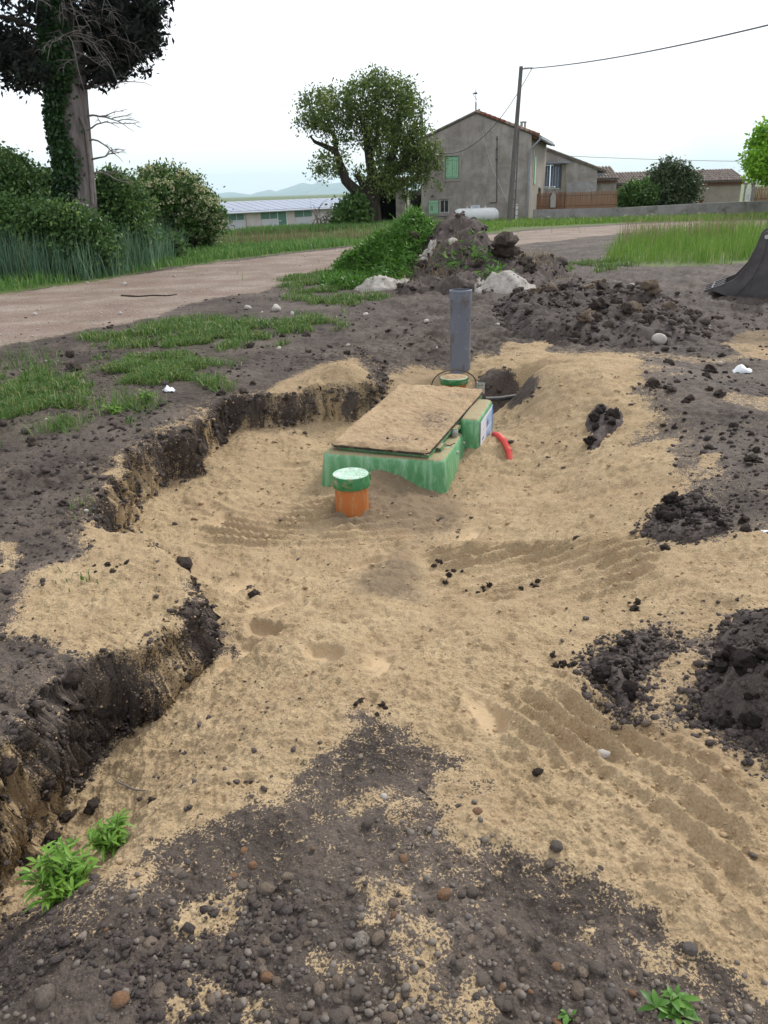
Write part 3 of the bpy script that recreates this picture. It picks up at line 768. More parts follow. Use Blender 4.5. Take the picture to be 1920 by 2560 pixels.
crumbs('fine_gravel', x, y, np.clip(rng.lognormal(-5.1, .4, len(x)), .003, .012), M['gravel'], 'fine brown gravel between the pebbles of the foreground', 6, sub=1, smooth=True, cat='gravel', rough=.2)

# ------------------------------------------------------------------ septic tank and pipes
def green_mat():
    m = NT('green_fibreglass')
    n = m.noise(3, 5, .6); st = m.noise(26, 5, .65, stretch=(1, 1, .22))
    c = m.mix(m.mr(n, .35, .65), (.062, .23, .085, 1), (.115, .315, .145, 1))
    c = m.mix(m.mr(st, .46, .68, 0, .75), c, (.27, .47, .31, 1))
    c = m.mix(m.mr(m.noise(70, 3, .6), .60, .70, 0, .5), c, (.24, .19, .12, 1))
    g = m.n.new('ShaderNodeNewGeometry'); sp = m.n.new('ShaderNodeSeparateXYZ'); m.l.new(g.outputs['Normal'], sp.inputs[0])
    topf = m.math('MULTIPLY', m.mr(sp.outputs['Z'], .55, .85), m.mr(m.noise(26, 5, .7), .34, .50))
    c = m.mix(topf, c, m.mix(m.mr(m.noise(150, 2), .3, .7), (.21, .145, .08, 1), (.38, .28, .16, 1)))
    return m.out(c, m.mr(topf, 0, 1, .42, .9), m.bump(m.noise(35, 5, .6), .35, .006), spec=.4)
M['green'] = green_mat()
M['greencap'] = simple('green_cap_plastic', (.020, .145, .040, 1), (.035, .19, .060, 1), 12, .42, .002, 80, dirt=(.30, .23, .14, 1), dirt_amt=.85, dscale=16)
def captop():
    m = NT('worn_cap_top')
    c = m.mix(m.mr(m.noise(16, 4), .4, .6), (.34, .56, .44, 1), (.50, .68, .58, 1))
    c = m.mix(m.mr(m.noise(70, 4, .7), .50, .60), c, (.33, .27, .19, 1))
    c = m.mix(m.mr(m.noise(95, 3, .6), .64, .70), c, (.03, .025, .022, 1))
    return m.out(c, .9, m.bump(m.noise(90, 3), .6, .005), spec=.15)
M['captop'] = captop()
def orange_mat():
    m = NT('orange_pipe')
    c = m.mix(m.mr(m.noise(7, 4, stretch=(1, 1, .3)), .3, .7), (.40, .125, .028, 1), (.49, .17, .046, 1))
    c = m.mix(m.mr(m.noise(22, 6, .7, stretch=(1, 1, .5)), .57, .66, 0, .75), c, (.40, .30, .18, 1))
    return m.out(c, .5, m.bump(m.noise(60, 3), .2, .003))
M['orange'] = orange_mat()
def greypipe_mat():
    m = NT('grey_pvc')
    c = m.mix(m.mr(m.noise(4, 4, stretch=(1, 1, .4)), .3, .7), (.118, .135, .175, 1), (.165, .185, .225, 1))
    c = m.mix(m.mr(m.noise(6, 6, .7, stretch=(1.4, 1.4, .7)), .52, .60, 0, .75), c, (.105, .085, .070, 1))
    c = m.mix(m.mr(m.noise(30, 4, .6), .62, .70, 0, .6), c, (.30, .29, .28, 1))
    return m.out(c, .5, m.bump(m.noise(40, 4), .2, .003))
M['greypvc'] = greypipe_mat()
M['sandlayer'] = None
def lid_sand():
    m = NT('sand_layer')
    nf = m.noise(150, 3, .6); nl = m.noise(5, 4)
    c = m.mix(m.mr(nl, .3, .7), (.40, .285, .168, 1), (.52, .388, .24, 1))
    c = m.mix(m.mr(nf, .32, .66, 0, .85), m.mix(.65, c, (.16, .11, .065, 1)), c)
    dk = m.attr('dark')
    c = m.mix(m.math('MULTIPLY', dk, m.mr(m.noise(40, 5, .75), .40, .60)), c, (.085, .065, .055, 1))
    return m.out(c, .95, m.bump(m.math('ADD', nf, m.noise(45, 4, .6)), .8, .005), spec=.2)
M['sandlayer'] = lid_sand()
M['rubber'] = simple('black_rubber', (.018, .018, .017, 1), (.05, .042, .034, 1), 25, .8, .003, 70, dirt=(.22, .16, .095, 1), dirt_amt=.6, dscale=12)
M['steel'] = simple('galvanised_steel', (.36, .37, .37, 1), (.52, .52, .50, 1), 30, .45, .002, 80, metal=.6, dirt=(.22, .18, .13, 1))
M['blackpipe'] = simple('black_pipe', (.035, .035, .037, 1), (.075, .07, .066, 1), 20, .55, .003, 60, dirt=(.20, .15, .10, 1), dirt_amt=.5)
M['red'] = simple('red_conduit', (.55, .035, .030, 1), (.62, .075, .06, 1), 10, .5, dirt=(.35, .22, .13, 1), dirt_amt=.4, dscale=14)
M['paper'] = simple('white_label', (.62, .66, .72, 1), (.70, .73, .78, 1), 10, .45)
M['blueprint'] = simple('blue_print', (.055, .20, .56, 1), (.075, .25, .62, 1), 10, .45)
M['paleblue'] = simple('pale_blue_print', (.34, .48, .70, 1), None, 10, .45)
M['inkprint'] = simple('dark_print', (.05, .09, .22, 1), None, 10, .5)

TROT = math.atan2(-.30, .954)
tank = thing('septic_tank', 'green fibreglass septic tank with sand covered lid sunk in the sand bed', 'septic tank', (.424, 4.997, -.33), TROT)
# local x to the right along the front, y to the back, z up from the front corner's foot
def rrect(x0, x1, y0, y1, r, z, n=7):
    out = []
    for cx, cy, a0 in ((x1 - r, y1 - r, 0), (x0 + r, y1 - r, 90), (x0 + r, y0 + r, 180), (x1 - r, y0 + r, 270)):
        for i in range(n + 1):
            a = math.radians(a0 + 90 * i / n); out.append((cx + r * math.cos(a), cy + r * math.sin(a), z))
    return out
def body(x0, x1, y0, y1, ztop, r, draft=.10, edge=.03, zb=-.5):
    rings = []
    for z in (zb, -.2, 0, ztop * .5, ztop - edge):
        k = (ztop - z) * draft
        rings.append(rrect(x0 - k, x1 + k, y0 - k, y1 + k, r, z))
    for i in range(1, 5):
        a = i / 4 * math.pi / 2
        k = -edge * (1 - math.cos(a)); rings.append(rrect(x0 - k, x1 + k, y0 - k, y1 + k, r - edge * (1 - math.cos(a)) * .5, ztop - edge + edge * math.sin(a)))
    return rings
fb = B().loft(body(-.905, -.015, .015, .73, .235, .075)).build('front_body', M['green'], tank, True)
rb = B().loft(body(-.86, -.05, .735, 1.27, .275, .05, .03)).build('rear_body', M['green'], tank, True)
B().loft(body(-.045, .10, .70, 1.33, .34, .04, .03)).build('control_housing', M['green'], tank, True)
for yy_ in (.42, .66):
    B().lathe([(.0, 0), (.012, 0), (.012, .012), (.006, .018), (0, .018)], n=10, closed=False).build('bolt', M['steel'], tank).matrix_local = Matrix.Translation((-.012, yy_, .165)) @ Matrix.Rotation(math.radians(90), 4, 'Y')
# lid: plate, rubber rim, frame, brackets, sand
lx0, lx1, ly0, ly1 = -.372, .372, 0, 1.46
lid = B().loft([rrect(lx0, lx1, ly0, ly1, .05, z) for z in (0, .014)]).build('lid', M['rubber'], tank)
lid.location = (-.49, .045, .262)
lid.rotation_euler = (math.atan2(.10, 1.46), 0, -.085)
fr = B()   # frame under the lid
for a in ((lx0 + .05, lx0 + .075, .05, 1.40), (lx1 - .03, lx1 - .008, .03, 1.42)):
    fr.box(a[0], a[1], a[2], a[3], -.034, -.001)
fr.box(lx0 + .075, lx1 - .03, .03, .052, -.026, -.001)
fr.build('lid_frame', M['green'], lid)
g = np.random.default_rng(5)
gx_, gy_ = np.meshgrid(np.linspace(lx0 - .002, lx1 + .002, 110), np.linspace(ly0 - .002, ly1 + .01, 200))
X, Y = gx_.ravel(), gy_.ravel()
edge = np.minimum(np.minimum(X - lx0, lx1 - X), np.minimum(Y - ly0, ly1 - Y))
hh = .017 + .014 * fbm2(X * 6, Y * 6, 401, 3) + .011 * billow(X * 20, Y * 20, 402, 3) + .012 * gauss(X, Y, -.2, 1.32, .2, .14) + .012 * gauss(X, Y, -.1, .6, .2, .2)
hh = hh * sst(-.002, .03, edge + .012 * fbm2(X * 25, Y * 25, 403, 2)) + .0155
rx_, ry_ = lx1 - .05, ly0 + .05
for sx in (lx0 + .05, lx1 - .05):
    for sy in (ly0 + .05, ly1 - .05):
        c_ = (np.sign(sx) * (X - sx) > 0) & (((Y - sy) < 0) if sy < .5 else ((Y - sy) > 0))
        hh = np.where(c_ & (np.hypot(X - sx, Y - sy) > .048), .004, hh)
idx = np.arange(len(X)).reshape(gx_.shape)
Q = np.stack([idx[:-1, :-1], idx[:-1, 1:], idx[1:, 1:], idx[1:, :-1]], -1).reshape(-1, 4)
Xc = np.clip(X, lx0 + .003, lx1 - .003); Yc = np.clip(Y, ly0 + .003, ly1 - .003)
dk = np.maximum(np.maximum(gauss(X, Y, .22, .62, .14, .22, .4), .8 * gauss(X, Y, .08, .16, .2, .06)), .7 * gauss(X, Y, .25, 1.2, .12, .06))
link('sand_layer', raw_mesh('sand_layer', np.c_[Xc, Yc, hh], Q, True, {'dark': dk}), M['sandlayer'], lid)
cl_ = CLOD
for i in range(9):
    o = link('soil_crumb', cl_[i % 8], None, lid); s_ = random.uniform(.006, .016)
    o.location = (.08 + random.gauss(0, .12), .16 + random.gauss(0, .05), .03); o.scale = (s_, s_, s_ * .8); o.rotation_euler = (0, 0, i)
for yb in (.18, .56, 1.10):
    b_ = B().box(.36, .405, yb, yb + .10, -.014, -.008); b_.box(.398, .405, yb, yb + .10, -.03, -.008)
    b_.build('hinge_bracket', M['green'], lid, bevel=.002)
B().tube([(.36, .30, -.028), (.42, .33, -.045), (.45, .36, -.035)], .004, 6).build('latch_rod', M['rubber'], lid)
ltc = B().box(-.075, -.035, .56, .60, .235, .272); ltc.tube([(-.075, .58, .275), (-.035, .58, .275)], .016, 10)
ltc.build('latch_block', M['steel'], tank, bevel=.004)
# label on the rear body's right side
sheet = B().box(.1085, .1105, .73, 1.27, .03, .31).build('label_sheet', M['paper'], tank)
sheet.rotation_euler = (0, 0, 0)
pr = B()
for (y0, y1, z0, z1) in ((1.225, 1.268, .032, .308), (.96, 1.225, .032, .05), (.97, 1.02, .05, .07)):
    pr.box(.1108, .1116, y0, y1, z0, z1)
pr.build('blue_border', M['blueprint'], sheet)
pp = B()
for (y0, y1, z0, z1) in ((.97, 1.21, .19, .285), (.97, 1.21, .078, .175)):
    pp.box(.1108, .1114, y0, y1, z0, z1)
pp.build('diagram_panel', M['paleblue'], sheet)
pk = B()
for i in range(3): pk.box(.1118, .1122, .985 + i * .03, 1.0 + i * .03, .205, .245 + .01 * (i % 2))
for i in range(5): pk.box(.1118, .1122, .975 + i * .034, .992 + i * .034, .09, .115 + .012 * (i % 3))
for i in range(4): pk.box(.1108, .1114, .80, .80 + .06 + .02 * (i % 2), .165 - i * .006, .168 - i * .006)
for i in range(3): pk.box(.1108, .1114, .79, .88 - .01 * i, .11 - i * .006, .1125 - i * .006)
pk.add([(.111, .835, .22), (.111, .845, .235), (.111, .855, .22)], [(0, 1, 2)])
pk.build('printed_marks', M['inkprint'], sheet)['kind'] = 'stuff'

def riser(name, label, loc, h, r, capr, caph, dusty=False, depth=.4):
    t = thing(name, label, 'pipe', loc)
    B().lathe([(r * .92, -depth), (r, -depth), (r, h - caph * .4), (r * .92, h - caph * .4)], n=40).build('pipe', M['orange'], t, True)
    cp_ = B().lathe([(r * 1.01, h - caph), (capr, h - caph), (capr * 1.005, h - caph * .55), (capr * .99, h - caph * .52), (capr * .99, h - caph * .12), (capr * .95, h)], n=44).build('cap', M['greencap'], t, True)
    ct = B().lathe([(capr * .95, h - .001), (capr * .93, h + .002), (capr * .86, h + .0035), (capr * .83, h + .0015), (.0001, h + .003)], n=40, closed=False).build('cap_top', M['captop'], cp_, True)
    for a in (-1.75, .4, 2.5):
        tb = B().box(-.028, .028, -.008, .006, h - caph * .72, h - caph * .2).build('cap_tab', M['greencap'], cp_, bevel=.003)
        tb.location = (capr * math.cos(a), capr * math.sin(a), 0); tb.rotation_euler = (0, 0, a + math.pi / 2)
    if dusty:
        gx, gy = np.meshgrid(np.linspace(-1, 1, 40), np.linspace(-1, 1, 40)); X, Y = gx.ravel() * capr * .9, gy.ravel() * capr * .9
        rr = np.hypot(X, Y); k = np.where(rr > capr * .9, capr * .9 / (rr + 1e-9), 1); X, Y = X * k, Y * k; rr = np.hypot(X, Y)
        zz = h + .003 + (.014 + .008 * fbm2(X * 30, Y * 30, 9, 2)) * sst(capr * .92, capr * .5, rr)
        idx = np.arange(1600).reshape(40, 40); Q = np.stack([idx[:-1, :-1], idx[:-1, 1:], idx[1:, 1:], idx[1:, :-1]], -1).reshape(-1, 4)
        link('sand_layer', raw_mesh('sand_layer', np.c_[X, Y, zz], Q, True, {'dark': X * 0}), M['sandlayer'], cp_)
    return t
riser('inspection_riser', 'orange inspection pipe with worn green cap standing in front of the tank', (-.205, 4.69, -.32), .268, .107, .121, .078)
rr_ = riser('inspection_riser', 'orange inspection pipe with sand dusted green cap behind the tank lid', (.665, 6.93, -.30), .345, .112, .128, .05, True)
hoop = B()
hoop.tube([(.665 + .20 * math.cos(a), 6.93 - .02, -.02 + .135 * math.sin(a)) for a in np.linspace(math.pi * 1.02, -.02, 22)], .0055, 6)
ho = hoop.build('wire_hoop', M['rubber'], None, True)
tag(ho, 'thin black cable arched over the sand dusted green cap', 'cable')
gpz = thing('vent_pipe', 'tall grey plastic pipe standing upright with flared collar at its top', 'pipe', (.80, 7.70, -.2))
B().lathe([(.098, -.4), (.101, -.4), (.101, .80), (.106, .815), (.106, .835), (.106, .90), (.098, .90), (.098, .5), (.098, -.4)], n=40, closed=False).build('pipe', M['greypvc'], gpz, True)
B().lathe([(.1055, .893), (.1095, .893), (.1095, .912), (.099, .915), (.097, .905)], n=40, closed=False).build('collar', M['greypvc'], gpz, True)
for zz in (.62, .36, .12):
    B().lathe([(.101, zz - .002), (.1022, zz - .0015), (.1022, zz + .0015), (.101, zz + .002)], n=40, closed=False).build('seam_ring', M['greypvc'], gpz)
bk = thing('steel_bracket', 'small galvanised angle bracket beside the sand dusted green cap', 'bracket', (.86, 6.86, -.05), -.2)
B().box(0, .075, 0, .005, -.05, .055).build('plate', M['steel'], bk, bevel=.0015)
B().box(0, .006, .005, .05, -.05, .055).build('flange', M['steel'], bk)
for zx in ((.02, .03), (.05, .03), (.05, -.02)):
    B().lathe([(.005, 0), (.005, .003), (0.0001, .003)], n=8, closed=False).build('bolt', M['rubber'], bk).matrix_local = Matrix.Translation((zx[0], -.001, zx[1])) @ Matrix.Rotation(math.radians(90), 4, 'X')
o = B().tube([(.93, 6.78, -.13), (1.06, 6.82, -.14), (1.24, 6.88, -.135)], [.022, .022, .022], 14).build('conduit_pipe', M['blackpipe'], None, True)
tag(o, 'short black conduit pipe sticking out of the hole behind the tank', 'pipe')
rp = [(.90, 6.00, -.22), (.905, 5.82, -.175), (.92, 5.66, -.165), (.938, 5.54, -.20), (.955, 5.42, -.33)]
rpts, rrad = [], []
for i in range(4):
    for k in range(9):
        t_ = k / 9; p = np.array(rp[i]) * (1 - t_) + np.array(rp[i + 1]) * t_
        for q, rd in ((0, .021), (.5, .0245)):
            rpts.append(p + (np.array(rp[i + 1]) - np.array(rp[i])) * q / 9); rrad.append(rd)
o = B().tube(rpts, rrad, 12).build('conduit', M['red'], None, True)
tag(o, 'red corrugated conduit emerging from the sand beside the tank', 'conduit')

# ------------------------------------------------------------------ heaps of earth, lime and clods
def heap(name, label, cat, poly, hfun, mat, res=.05, seed=1, rough=.06, smooth=True):
    """a heap standing on the ground inside an outline; hfun(x, y, edge distance) gives its height"""
    P = np.array(poly); x0, x1, y0, y1 = P[:, 0].min() - .15, P[:, 0].max() + .15, P[:, 1].min() - .15, P[:, 1].max() + .15
    gx, gy = np.meshgrid(np.arange(x0, x1, res), np.arange(y0, y1, res)); X, Y = gx.ravel(), gy.ravel()
    e = sd_poly(X, Y, poly, .4) + .12 * fbm2(X * 2.5, Y * 2.5, seed, 3)
    h = hfun(X, Y, np.maximum(e, 0))
    h = h * (1 + rough * 3 * fbm2(X * 2.2, Y * 2.2, seed + 3, 3)) + sst(0, .25, e) * (rough * billow(X * 4.5, Y * 4.5, seed + 7, 3) + rough * .45 * billow(X * 15, Y * 15, seed + 9, 2))
    Z = H(X, Y) + np.where(e > 0.005, np.maximum(h, -.02) - .012, -.06)
    idx = np.arange(len(X)).reshape(gx.shape)
    Q = np.stack([idx[:-1, :-1], idx[:-1, 1:], idx[1:, 1:], idx[1:, :-1]], -1).reshape(-1, 4)
    Q = Q[(e[Q] > -.1).any(1)]
    used, inv = np.unique(Q, return_inverse=True)
    c = (float(P[:, 0].mean()), float(P[:, 1].mean()), 0.0)
    t = thing(name, label, cat, c)
    link('earth_mass', raw_mesh('earth_mass', np.c_[X, Y, Z][used] - np.array(c), inv.reshape(Q.shape), smooth), mat, t)
    def top(x, y):
        xi = np.clip(np.round((np.asarray(x) - x0) / res).astype(int), 0, gx.shape[1] - 1); yi = np.clip(np.round((np.asarray(y) - y0) / res).astype(int), 0, gx.shape[0] - 1)
        return Z.reshape(gx.shape)[yi, xi]
    def pts(n, sd=1, inner=0.02):
        g = np.random.default_rng(sd); px = g.uniform(x0, x1, n * 6); py = g.uniform(y0, y1, n * 6)
        k = sd_poly(px, py, poly, .3) > inner
        return px[k][:n], py[k][:n]
    return t, top, pts
def clods_on(t, top, pts, n, smin, smax, protos, sd=1, inner=.02):
    px, py = pts(n, sd, inner); pz = top(px, py); g = np.random.default_rng(sd)
    s = smin * (smax / smin) ** (g.uniform(0, 1, len(px)) ** 2.2)
    for i in range(len(px)):
        put_rock('clod', protos[i % len(protos)], px[i], py[i], pz[i], s[i], .35, parent=t)
def crumbs_on(t, top, pts, n, size, mat, sd, inner=-.04):
    px, py = pts(n, sd, inner); g = np.random.default_rng(sd)
    z = np.maximum(top(px, py), H(px, py))
    o = crumbs('loose_crumbs', px - t.location.x, py - t.location.y, size * g.lognormal(0, .5, len(px)), mat, None, sd, zof=z, parent=t)

# the big heap by the track
HEAP = gpoly([(722, 610), (760, 560), (800, 545), (1000, 540), (1090, 560), (1180, 570), (1235, 600), (1150, 625), (1060, 640), (960, 632), (880, 640), (800, 612)])
pk_ = atY(1147, 548, 15.2); pk2 = atY(1000, 575, 15.8)
def big_h(x, y, e):
    h = 1.08 * gauss(x, y, pk_[0] - .02, 15.2, .78, 1.0)
    for q in (.93 * gauss(x, y, .85, 15.7, .75, .9), .70 * gauss(x, y, .2, 15.7, .7, .9), .42 * gauss(x, y, -.35, 15.6, .7, .9), .55 * gauss(x, y, 2.25, 15.2, .7, .9), .34 * gauss(x, y, 3.0, 15.2, .7, .8), .2 * gauss(x, y, 1.6, 13.9, 1.4, .8)):
        h = np.maximum(h, q) + .12 * np.minimum(h, q)
    return np.minimum(h, 1.6 * e + .02)
t, top_big, pts_big = heap('soil_heap', 'big heap of dark earth with weeds on its flank beside the track', 'soil heap', HEAP, big_h, M['soil'], .045, 501, .07)
clods_on(t, top_big, pts_big, 110, .04, .13, CLODM, 5)
crumbs_on(t, top_big, pts_big, 2500, .022, M['soil'], 6)
big_heap = t
# a large slab of earth on its right shoulder
sl = atY(1265, 600, 14.6)
put_rock('clod', CLODM[0], sl[0], 14.7, top_big(sl[0], 14.7), .30, .1, parent=t)
put_rock('clod', CLODM[3], sl[0] + .35, 14.5, top_big(sl[0] + .35, 14.5), .16, .1, parent=t)
# churned clods behind the vent pipe
CH = gpoly([(1065, 665), (1120, 645), (1240, 628), (1360, 640), (1450, 665), (1540, 715), (1510, 745), (1400, 755), (1280, 755), (1150, 735), (1075, 700)])
t, top, pts = heap('clod_heap', 'low spread heap of dark clods with sandy lumps behind the vent pipe', 'soil heap', CH, lambda x, y, e: np.minimum(.14 * (1 + .8 * fbm2(x * 1.5, y * 1.5, 8, 2)), .45 * e + .01), M['soil'], .035, 511, .05)
clods_on(t, top, pts, 170, .025, .11, CLODM, 15)
clods_on(t, top, lambda n, sd, inner: (lambda a: (a[0][:n], a[1][:n]))(pts(n, 77, .25)), 9, .10, .17, CLODS, 77)
crumbs_on(t, top, pts, 1500, .018, M['soil'], 16)
# fresh dark heaps at the right of the sand
R1 = gpoly([(1255, 1430), (1300, 1380), (1400, 1365), (1470, 1390), (1400, 1440), (1390, 1530), (1350, 1560), (1280, 1500)])
t, top, pts = heap('clod_heap', 'small heap of moist black earth on the edge of the sand', 'soil heap', R1, lambda x, y, e: np.minimum(.085, .8 * e + .02), M['soil'], .010, 521, .032)
clods_on(t, top, pts, 60, .008, .04, CLOD, 25); crumbs_on(t, top, pts, 900, .0055, M['soil'], 26)
R2 = gpoly([(1470, 1560), (1530, 1440), (1590, 1340), (1659, 1325), (1800, 1340), (1850, 1700), (1760, 1720), (1659, 1690), (1600, 1630)])
t, top, pts = heap('clod_heap', 'wide heap of black crumbly earth beside the sand slope', 'soil heap', R2, lambda x, y, e: np.minimum(.17, .7 * e + .02), M['soil'], .012, 531, .042)
clods_on(t, top, pts, 110, .009, .05, CLOD, 35); crumbs_on(t, top, pts, 1500, .006, M['soil'], 36)
R3_ = gpoly([(1375, 1150), (1410, 1110), (1500, 1080), (1560, 1100), (1570, 1150), (1490, 1172), (1420, 1170)])
t, top, pts = heap('clod_heap', 'flat patch of dark clods lying on the far sand edge', 'soil heap', R3_, lambda x, y, e: np.minimum(.055, .6 * e + .02), M['soil'], .014, 541, .03)
clods_on(t, top, pts, 50, .01, .045, CLOD, 45); crumbs_on(t, top, pts, 600, .007, M['soil'], 46)
# dark lump in the flank of the sand mound
R4 = gpoly([(1262, 985), (1275, 900), (1300, 880), (1330, 900), (1345, 920), (1310, 950), (1290, 985)])
t, top, pts = heap('clod_heap', 'dark soil showing through the flank of the sand mound', 'soil heap', R4, lambda x, y, e: np.minimum(.06, .6 * e + .005), M['soil'], .018, 551, .03)
clods_on(t, top, pts, 26, .02, .07, CLOD, 55)
# lime
for q, hh_, lb in (([(772, 622), (800, 600), (850, 600), (872, 612), (868, 628), (820, 632)], .22, 'pale heap of crushed lime below the weedy flank of the big heap'),
                   ([(888, 612), (895, 575), (925, 562), (938, 580), (925, 605), (905, 620)], .5, 'pale lime spill running down the front of the big heap'),
                   ([(1042, 610), (1060, 588), (1110, 592), (1138, 618), (1105, 634), (1080, 638)], .30, 'pale heap of crushed lime at the bare end of the big heap')):
    uu = (q[0][0] + q[3][0]) / 2; vv = max(p_[1] for p_ in q); c_ = gp(uu, vv)
    rx2, ry2 = (.5, .42) if 'spill' not in lb else (.2, .3); cy2 = c_[1] + ry2 * .8
    PQ = [(c_[0] * cy2 / c_[1] + rx2 * math.cos(a), cy2 + ry2 * math.sin(a)) for a in np.linspace(0, 6.28, 11)[:-1]]
    hf = lambda x, y, e, hh_=hh_: np.maximum(np.minimum(hh_ * .9, .75 * e + .02), np.maximum(top_big(x, y) - H(x, y), 0) + .02)
    t, top, pts = heap('lime_heap', lb, 'lime heap', PQ, hf, M['lime'], .03, 561 + int(hh_ * 100), .03)
    clods_on(t, top, pts, 12, .015, .04, ROCK, int(hh_ * 100))

# single stones and clods lying about
def stone_at(u, v, px, label, protos, name='stone', cat='stone', sink=.25, group=None):
    x, y = gp(u, v); z = float(H(x, y)[0]); dist = math.hypot(y, 1.6); s = px * D * dist / FPX / 2
    return put_rock(name, protos, x, y, z, s, sink, label, cat, group)
stone_at(1422, 752, 42, 'large pale limestone lump below the clod heap', ROCK[0])
stone_at(597, 672, 26, 'pale rock on the bare earth near the stick', ROCK[1])
stone_at(535, 670, 18, 'small pale rock beside the track edge', ROCK[2])
stone_at(1364, 622, 18, 'cream stone on the churned earth behind the clod heap', ROCK[3])
stone_at(977, 524, 16, 'white stone lying on the flank of the big heap', ROCK[4]).location = (float(atY(977 * D, 524 * D, 14.6)[0]), 14.6, float(atY(977 * D, 524 * D, 14.6)[2]))
stone_at(1302, 1632, 32, 'pale chipped stone lying on the sand slope', ROCK[1], sink=.1)
stone_at(1200, 1855, 30, 'long dark grey pebble standing in the sand', PEB[3], 'pebble', 'pebble', .2)
stone_at(795, 1787, 27, 'single grey pebble on the smooth dark earth', PEB[5], 'pebble', 'pebble', .2)
stone_at(830, 1722, 20, 'buff angular stone on the smooth dark earth', ROCK[2])
stone_at(98, 2160, 50, 'reddish flat stone half buried among the pebbles', PEB[7], 'stone', 'stone', .4)
stone_at(1395, 1572, 24, 'brown stone at the foot of the moist black heap', PEB[2], 'stone', 'stone', .2)
for i in range(70):
    u, v = random.uniform(0, 1659), random.uniform(600, 1150)
    x, y = gp(u, v); sn, dm, tr, gg = masks(np.array([x]), np.array([y]))
    if sn[0] > .3 or gg[0] > .5: continue
    stone_at(u, v, random.uniform(6, 15), 'small pale stone strewn on the churned earth around the pit', ROCK[i % 5], 'stone', 'stone', .3, 'small pale stones on the churned earth')
for i in range(170):
    u, v = random.uniform(-20, 1680), random.uniform(690, 1560)
    x, y = gp(u, v); sn, dm, tr, gg = masks(np.array([x]), np.array([y]))
    if sn[0] > .35 or gg[0] > .6 or tr[0] > .5: continue
    stone_at(u, v, random.uniform(10, 26), 'clod of dark earth lying on the bare ground around the pit', CLODM[i % 8], 'soil_clod', 'clod', .4, 'clods around the pit')
for i in range(120):
    u, v = random.uniform(1400, 1690), random.uniform(780, 1330)
    x, y = gp(u, v); sn, dm, tr, gg = masks(np.array([x]), np.array([y]))
    if sn[0] > .45: continue
    stone_at(u, v, 8 * 4.5 ** (random.random() ** 1.6), 'chunky dark clod on the trampled earth at the right of the pit'.replace('at the right of', 'beyond the sand mound of'), CLODM[i % 8], 'soil_clod', 'clod', .4, 'clods on the trampled earth')
for u, v, px in ((165, 800, 30), (1740 / D, 700, 30), (550, 1283, 26), (145, 1760, 34), (200, 1740, 40), (1160, 1680, 20), (1490, 1555, 20), (1245, 1170, 22), (1240, 1190, 14), (1435, 1190, 24), (1370, 1320, 26), (1200, 1440, 20), (330, 1730, 20)) + tuple((random.gauss(cu, 22), random.gauss(cv, 9), random.uniform(6, 16)) for cu, cv, n_ in ((965, 1235, 9), (1040, 1268, 8), (1150, 1262, 7), (1370, 1310, 7), (1210, 1430, 8), (820, 1530, 7), (550, 1283, 5), (240, 1225, 8)) for _ in range(n_)):
    stone_at(u, v, px, 'small clod of dark earth dropped on the sand bed', CLODM[int(u) % 8], 'soil_clod', 'clod', .35, 'clods dropped on the sand')

WN = WALLP[(WALLP[:, 1] < 3.3)]
for i, kx in enumerate(rng.choice(len(WN), 70)):
    p = WN[kx]
    put_rock('soil_clod', CLODM[i % 8], float(p[0]), float(p[1]), float(p[2]), float(np.clip(rng.lognormal(-3.9, .4), .012, .05)), .5, 'lump of dark earth jutting from the near cut face of the pit', 'clod', 'lumps in the near cut face')
# ------------------------------------------------------------------ grass and leaves
def blades(name, label, x, y, h, w, mat, seed, lean=.5, z=None, parent=None, cat='grass', dry=.12):
    n = len(x); g = np.random.default_rng(seed)
    z = H(x, y) if z is None else z
    a = g.uniform(0, 2 * math.pi, n); b = g.uniform(0, 2 * math.pi, n)
    ln = np.abs(g.normal(0, lean, n)) * h
    bx, by = np.cos(a) * w / 2, np.sin(a) * w / 2
    dx, dy = np.cos(b) * ln, np.sin(b) * ln
    V = np.empty((n, 5, 3))
    V[:, 0] = np.c_[x - bx, y - by, z - .01]; V[:, 1] = np.c_[x + bx, y + by, z - .01]
    V[:, 2] = np.c_[x + .35 * dx + bx * .8, y + .35 * dy + by * .8, z + .6 * h]; V[:, 3] = np.c_[x + .35 * dx - bx * .8, y + .35 * dy - by * .8, z + .6 * h]
    V[:, 4] = np.c_[x + dx, y + dy, z + np.maximum(h * .55, h - .5 * ln)]
    o = np.arange(n)[:, None] * 5
    Qd = o + np.array([[0, 1, 2, 3]]); T = o + np.array([[3, 2, 4]])
    tint = np.clip(g.normal(.35, .2, n), 0, .6); tint = np.where(g.uniform(0, 1, n) < dry, g.uniform(.7, 1, n), tint)
    me = raw_mesh(name, V.reshape(-1, 3), [Qd, T], True, {'tint': np.repeat(tint, 5)})
    ob = link(name, me, mat, parent)
    tag(ob, label, cat if parent is None else None, kind='stuff')
    return ob
def in_poly(poly, n, seed, edge=.1, ns=.6):
    P = np.array(poly); g = np.random.default_rng(seed)
    x = g.uniform(P[:, 0].min() - .2, P[:, 0].max() + .2, n); y = g.uniform(P[:, 1].min() - .2, P[:, 1].max() + .2, n)
    d = sd_poly(x, y, poly, .6) + .35 * fbm2(x * ns, y * ns, seed + 1, 3) + edge * g.normal(0, 1, n) - .02
    k = d > 0
    return x[k], y[k]
lab_t = ['low turf of bright grass on the bank at the picture edge'.replace(' at the picture edge', ' beside the deepest cut'), 'trampled grass tufts on the bank above the cut', 'thin grass along the track shoulder', 'single dense grass tuft on bare earth', 'patchy grass in front of the big heap', 'sparse grass on churned earth before the tall grass']
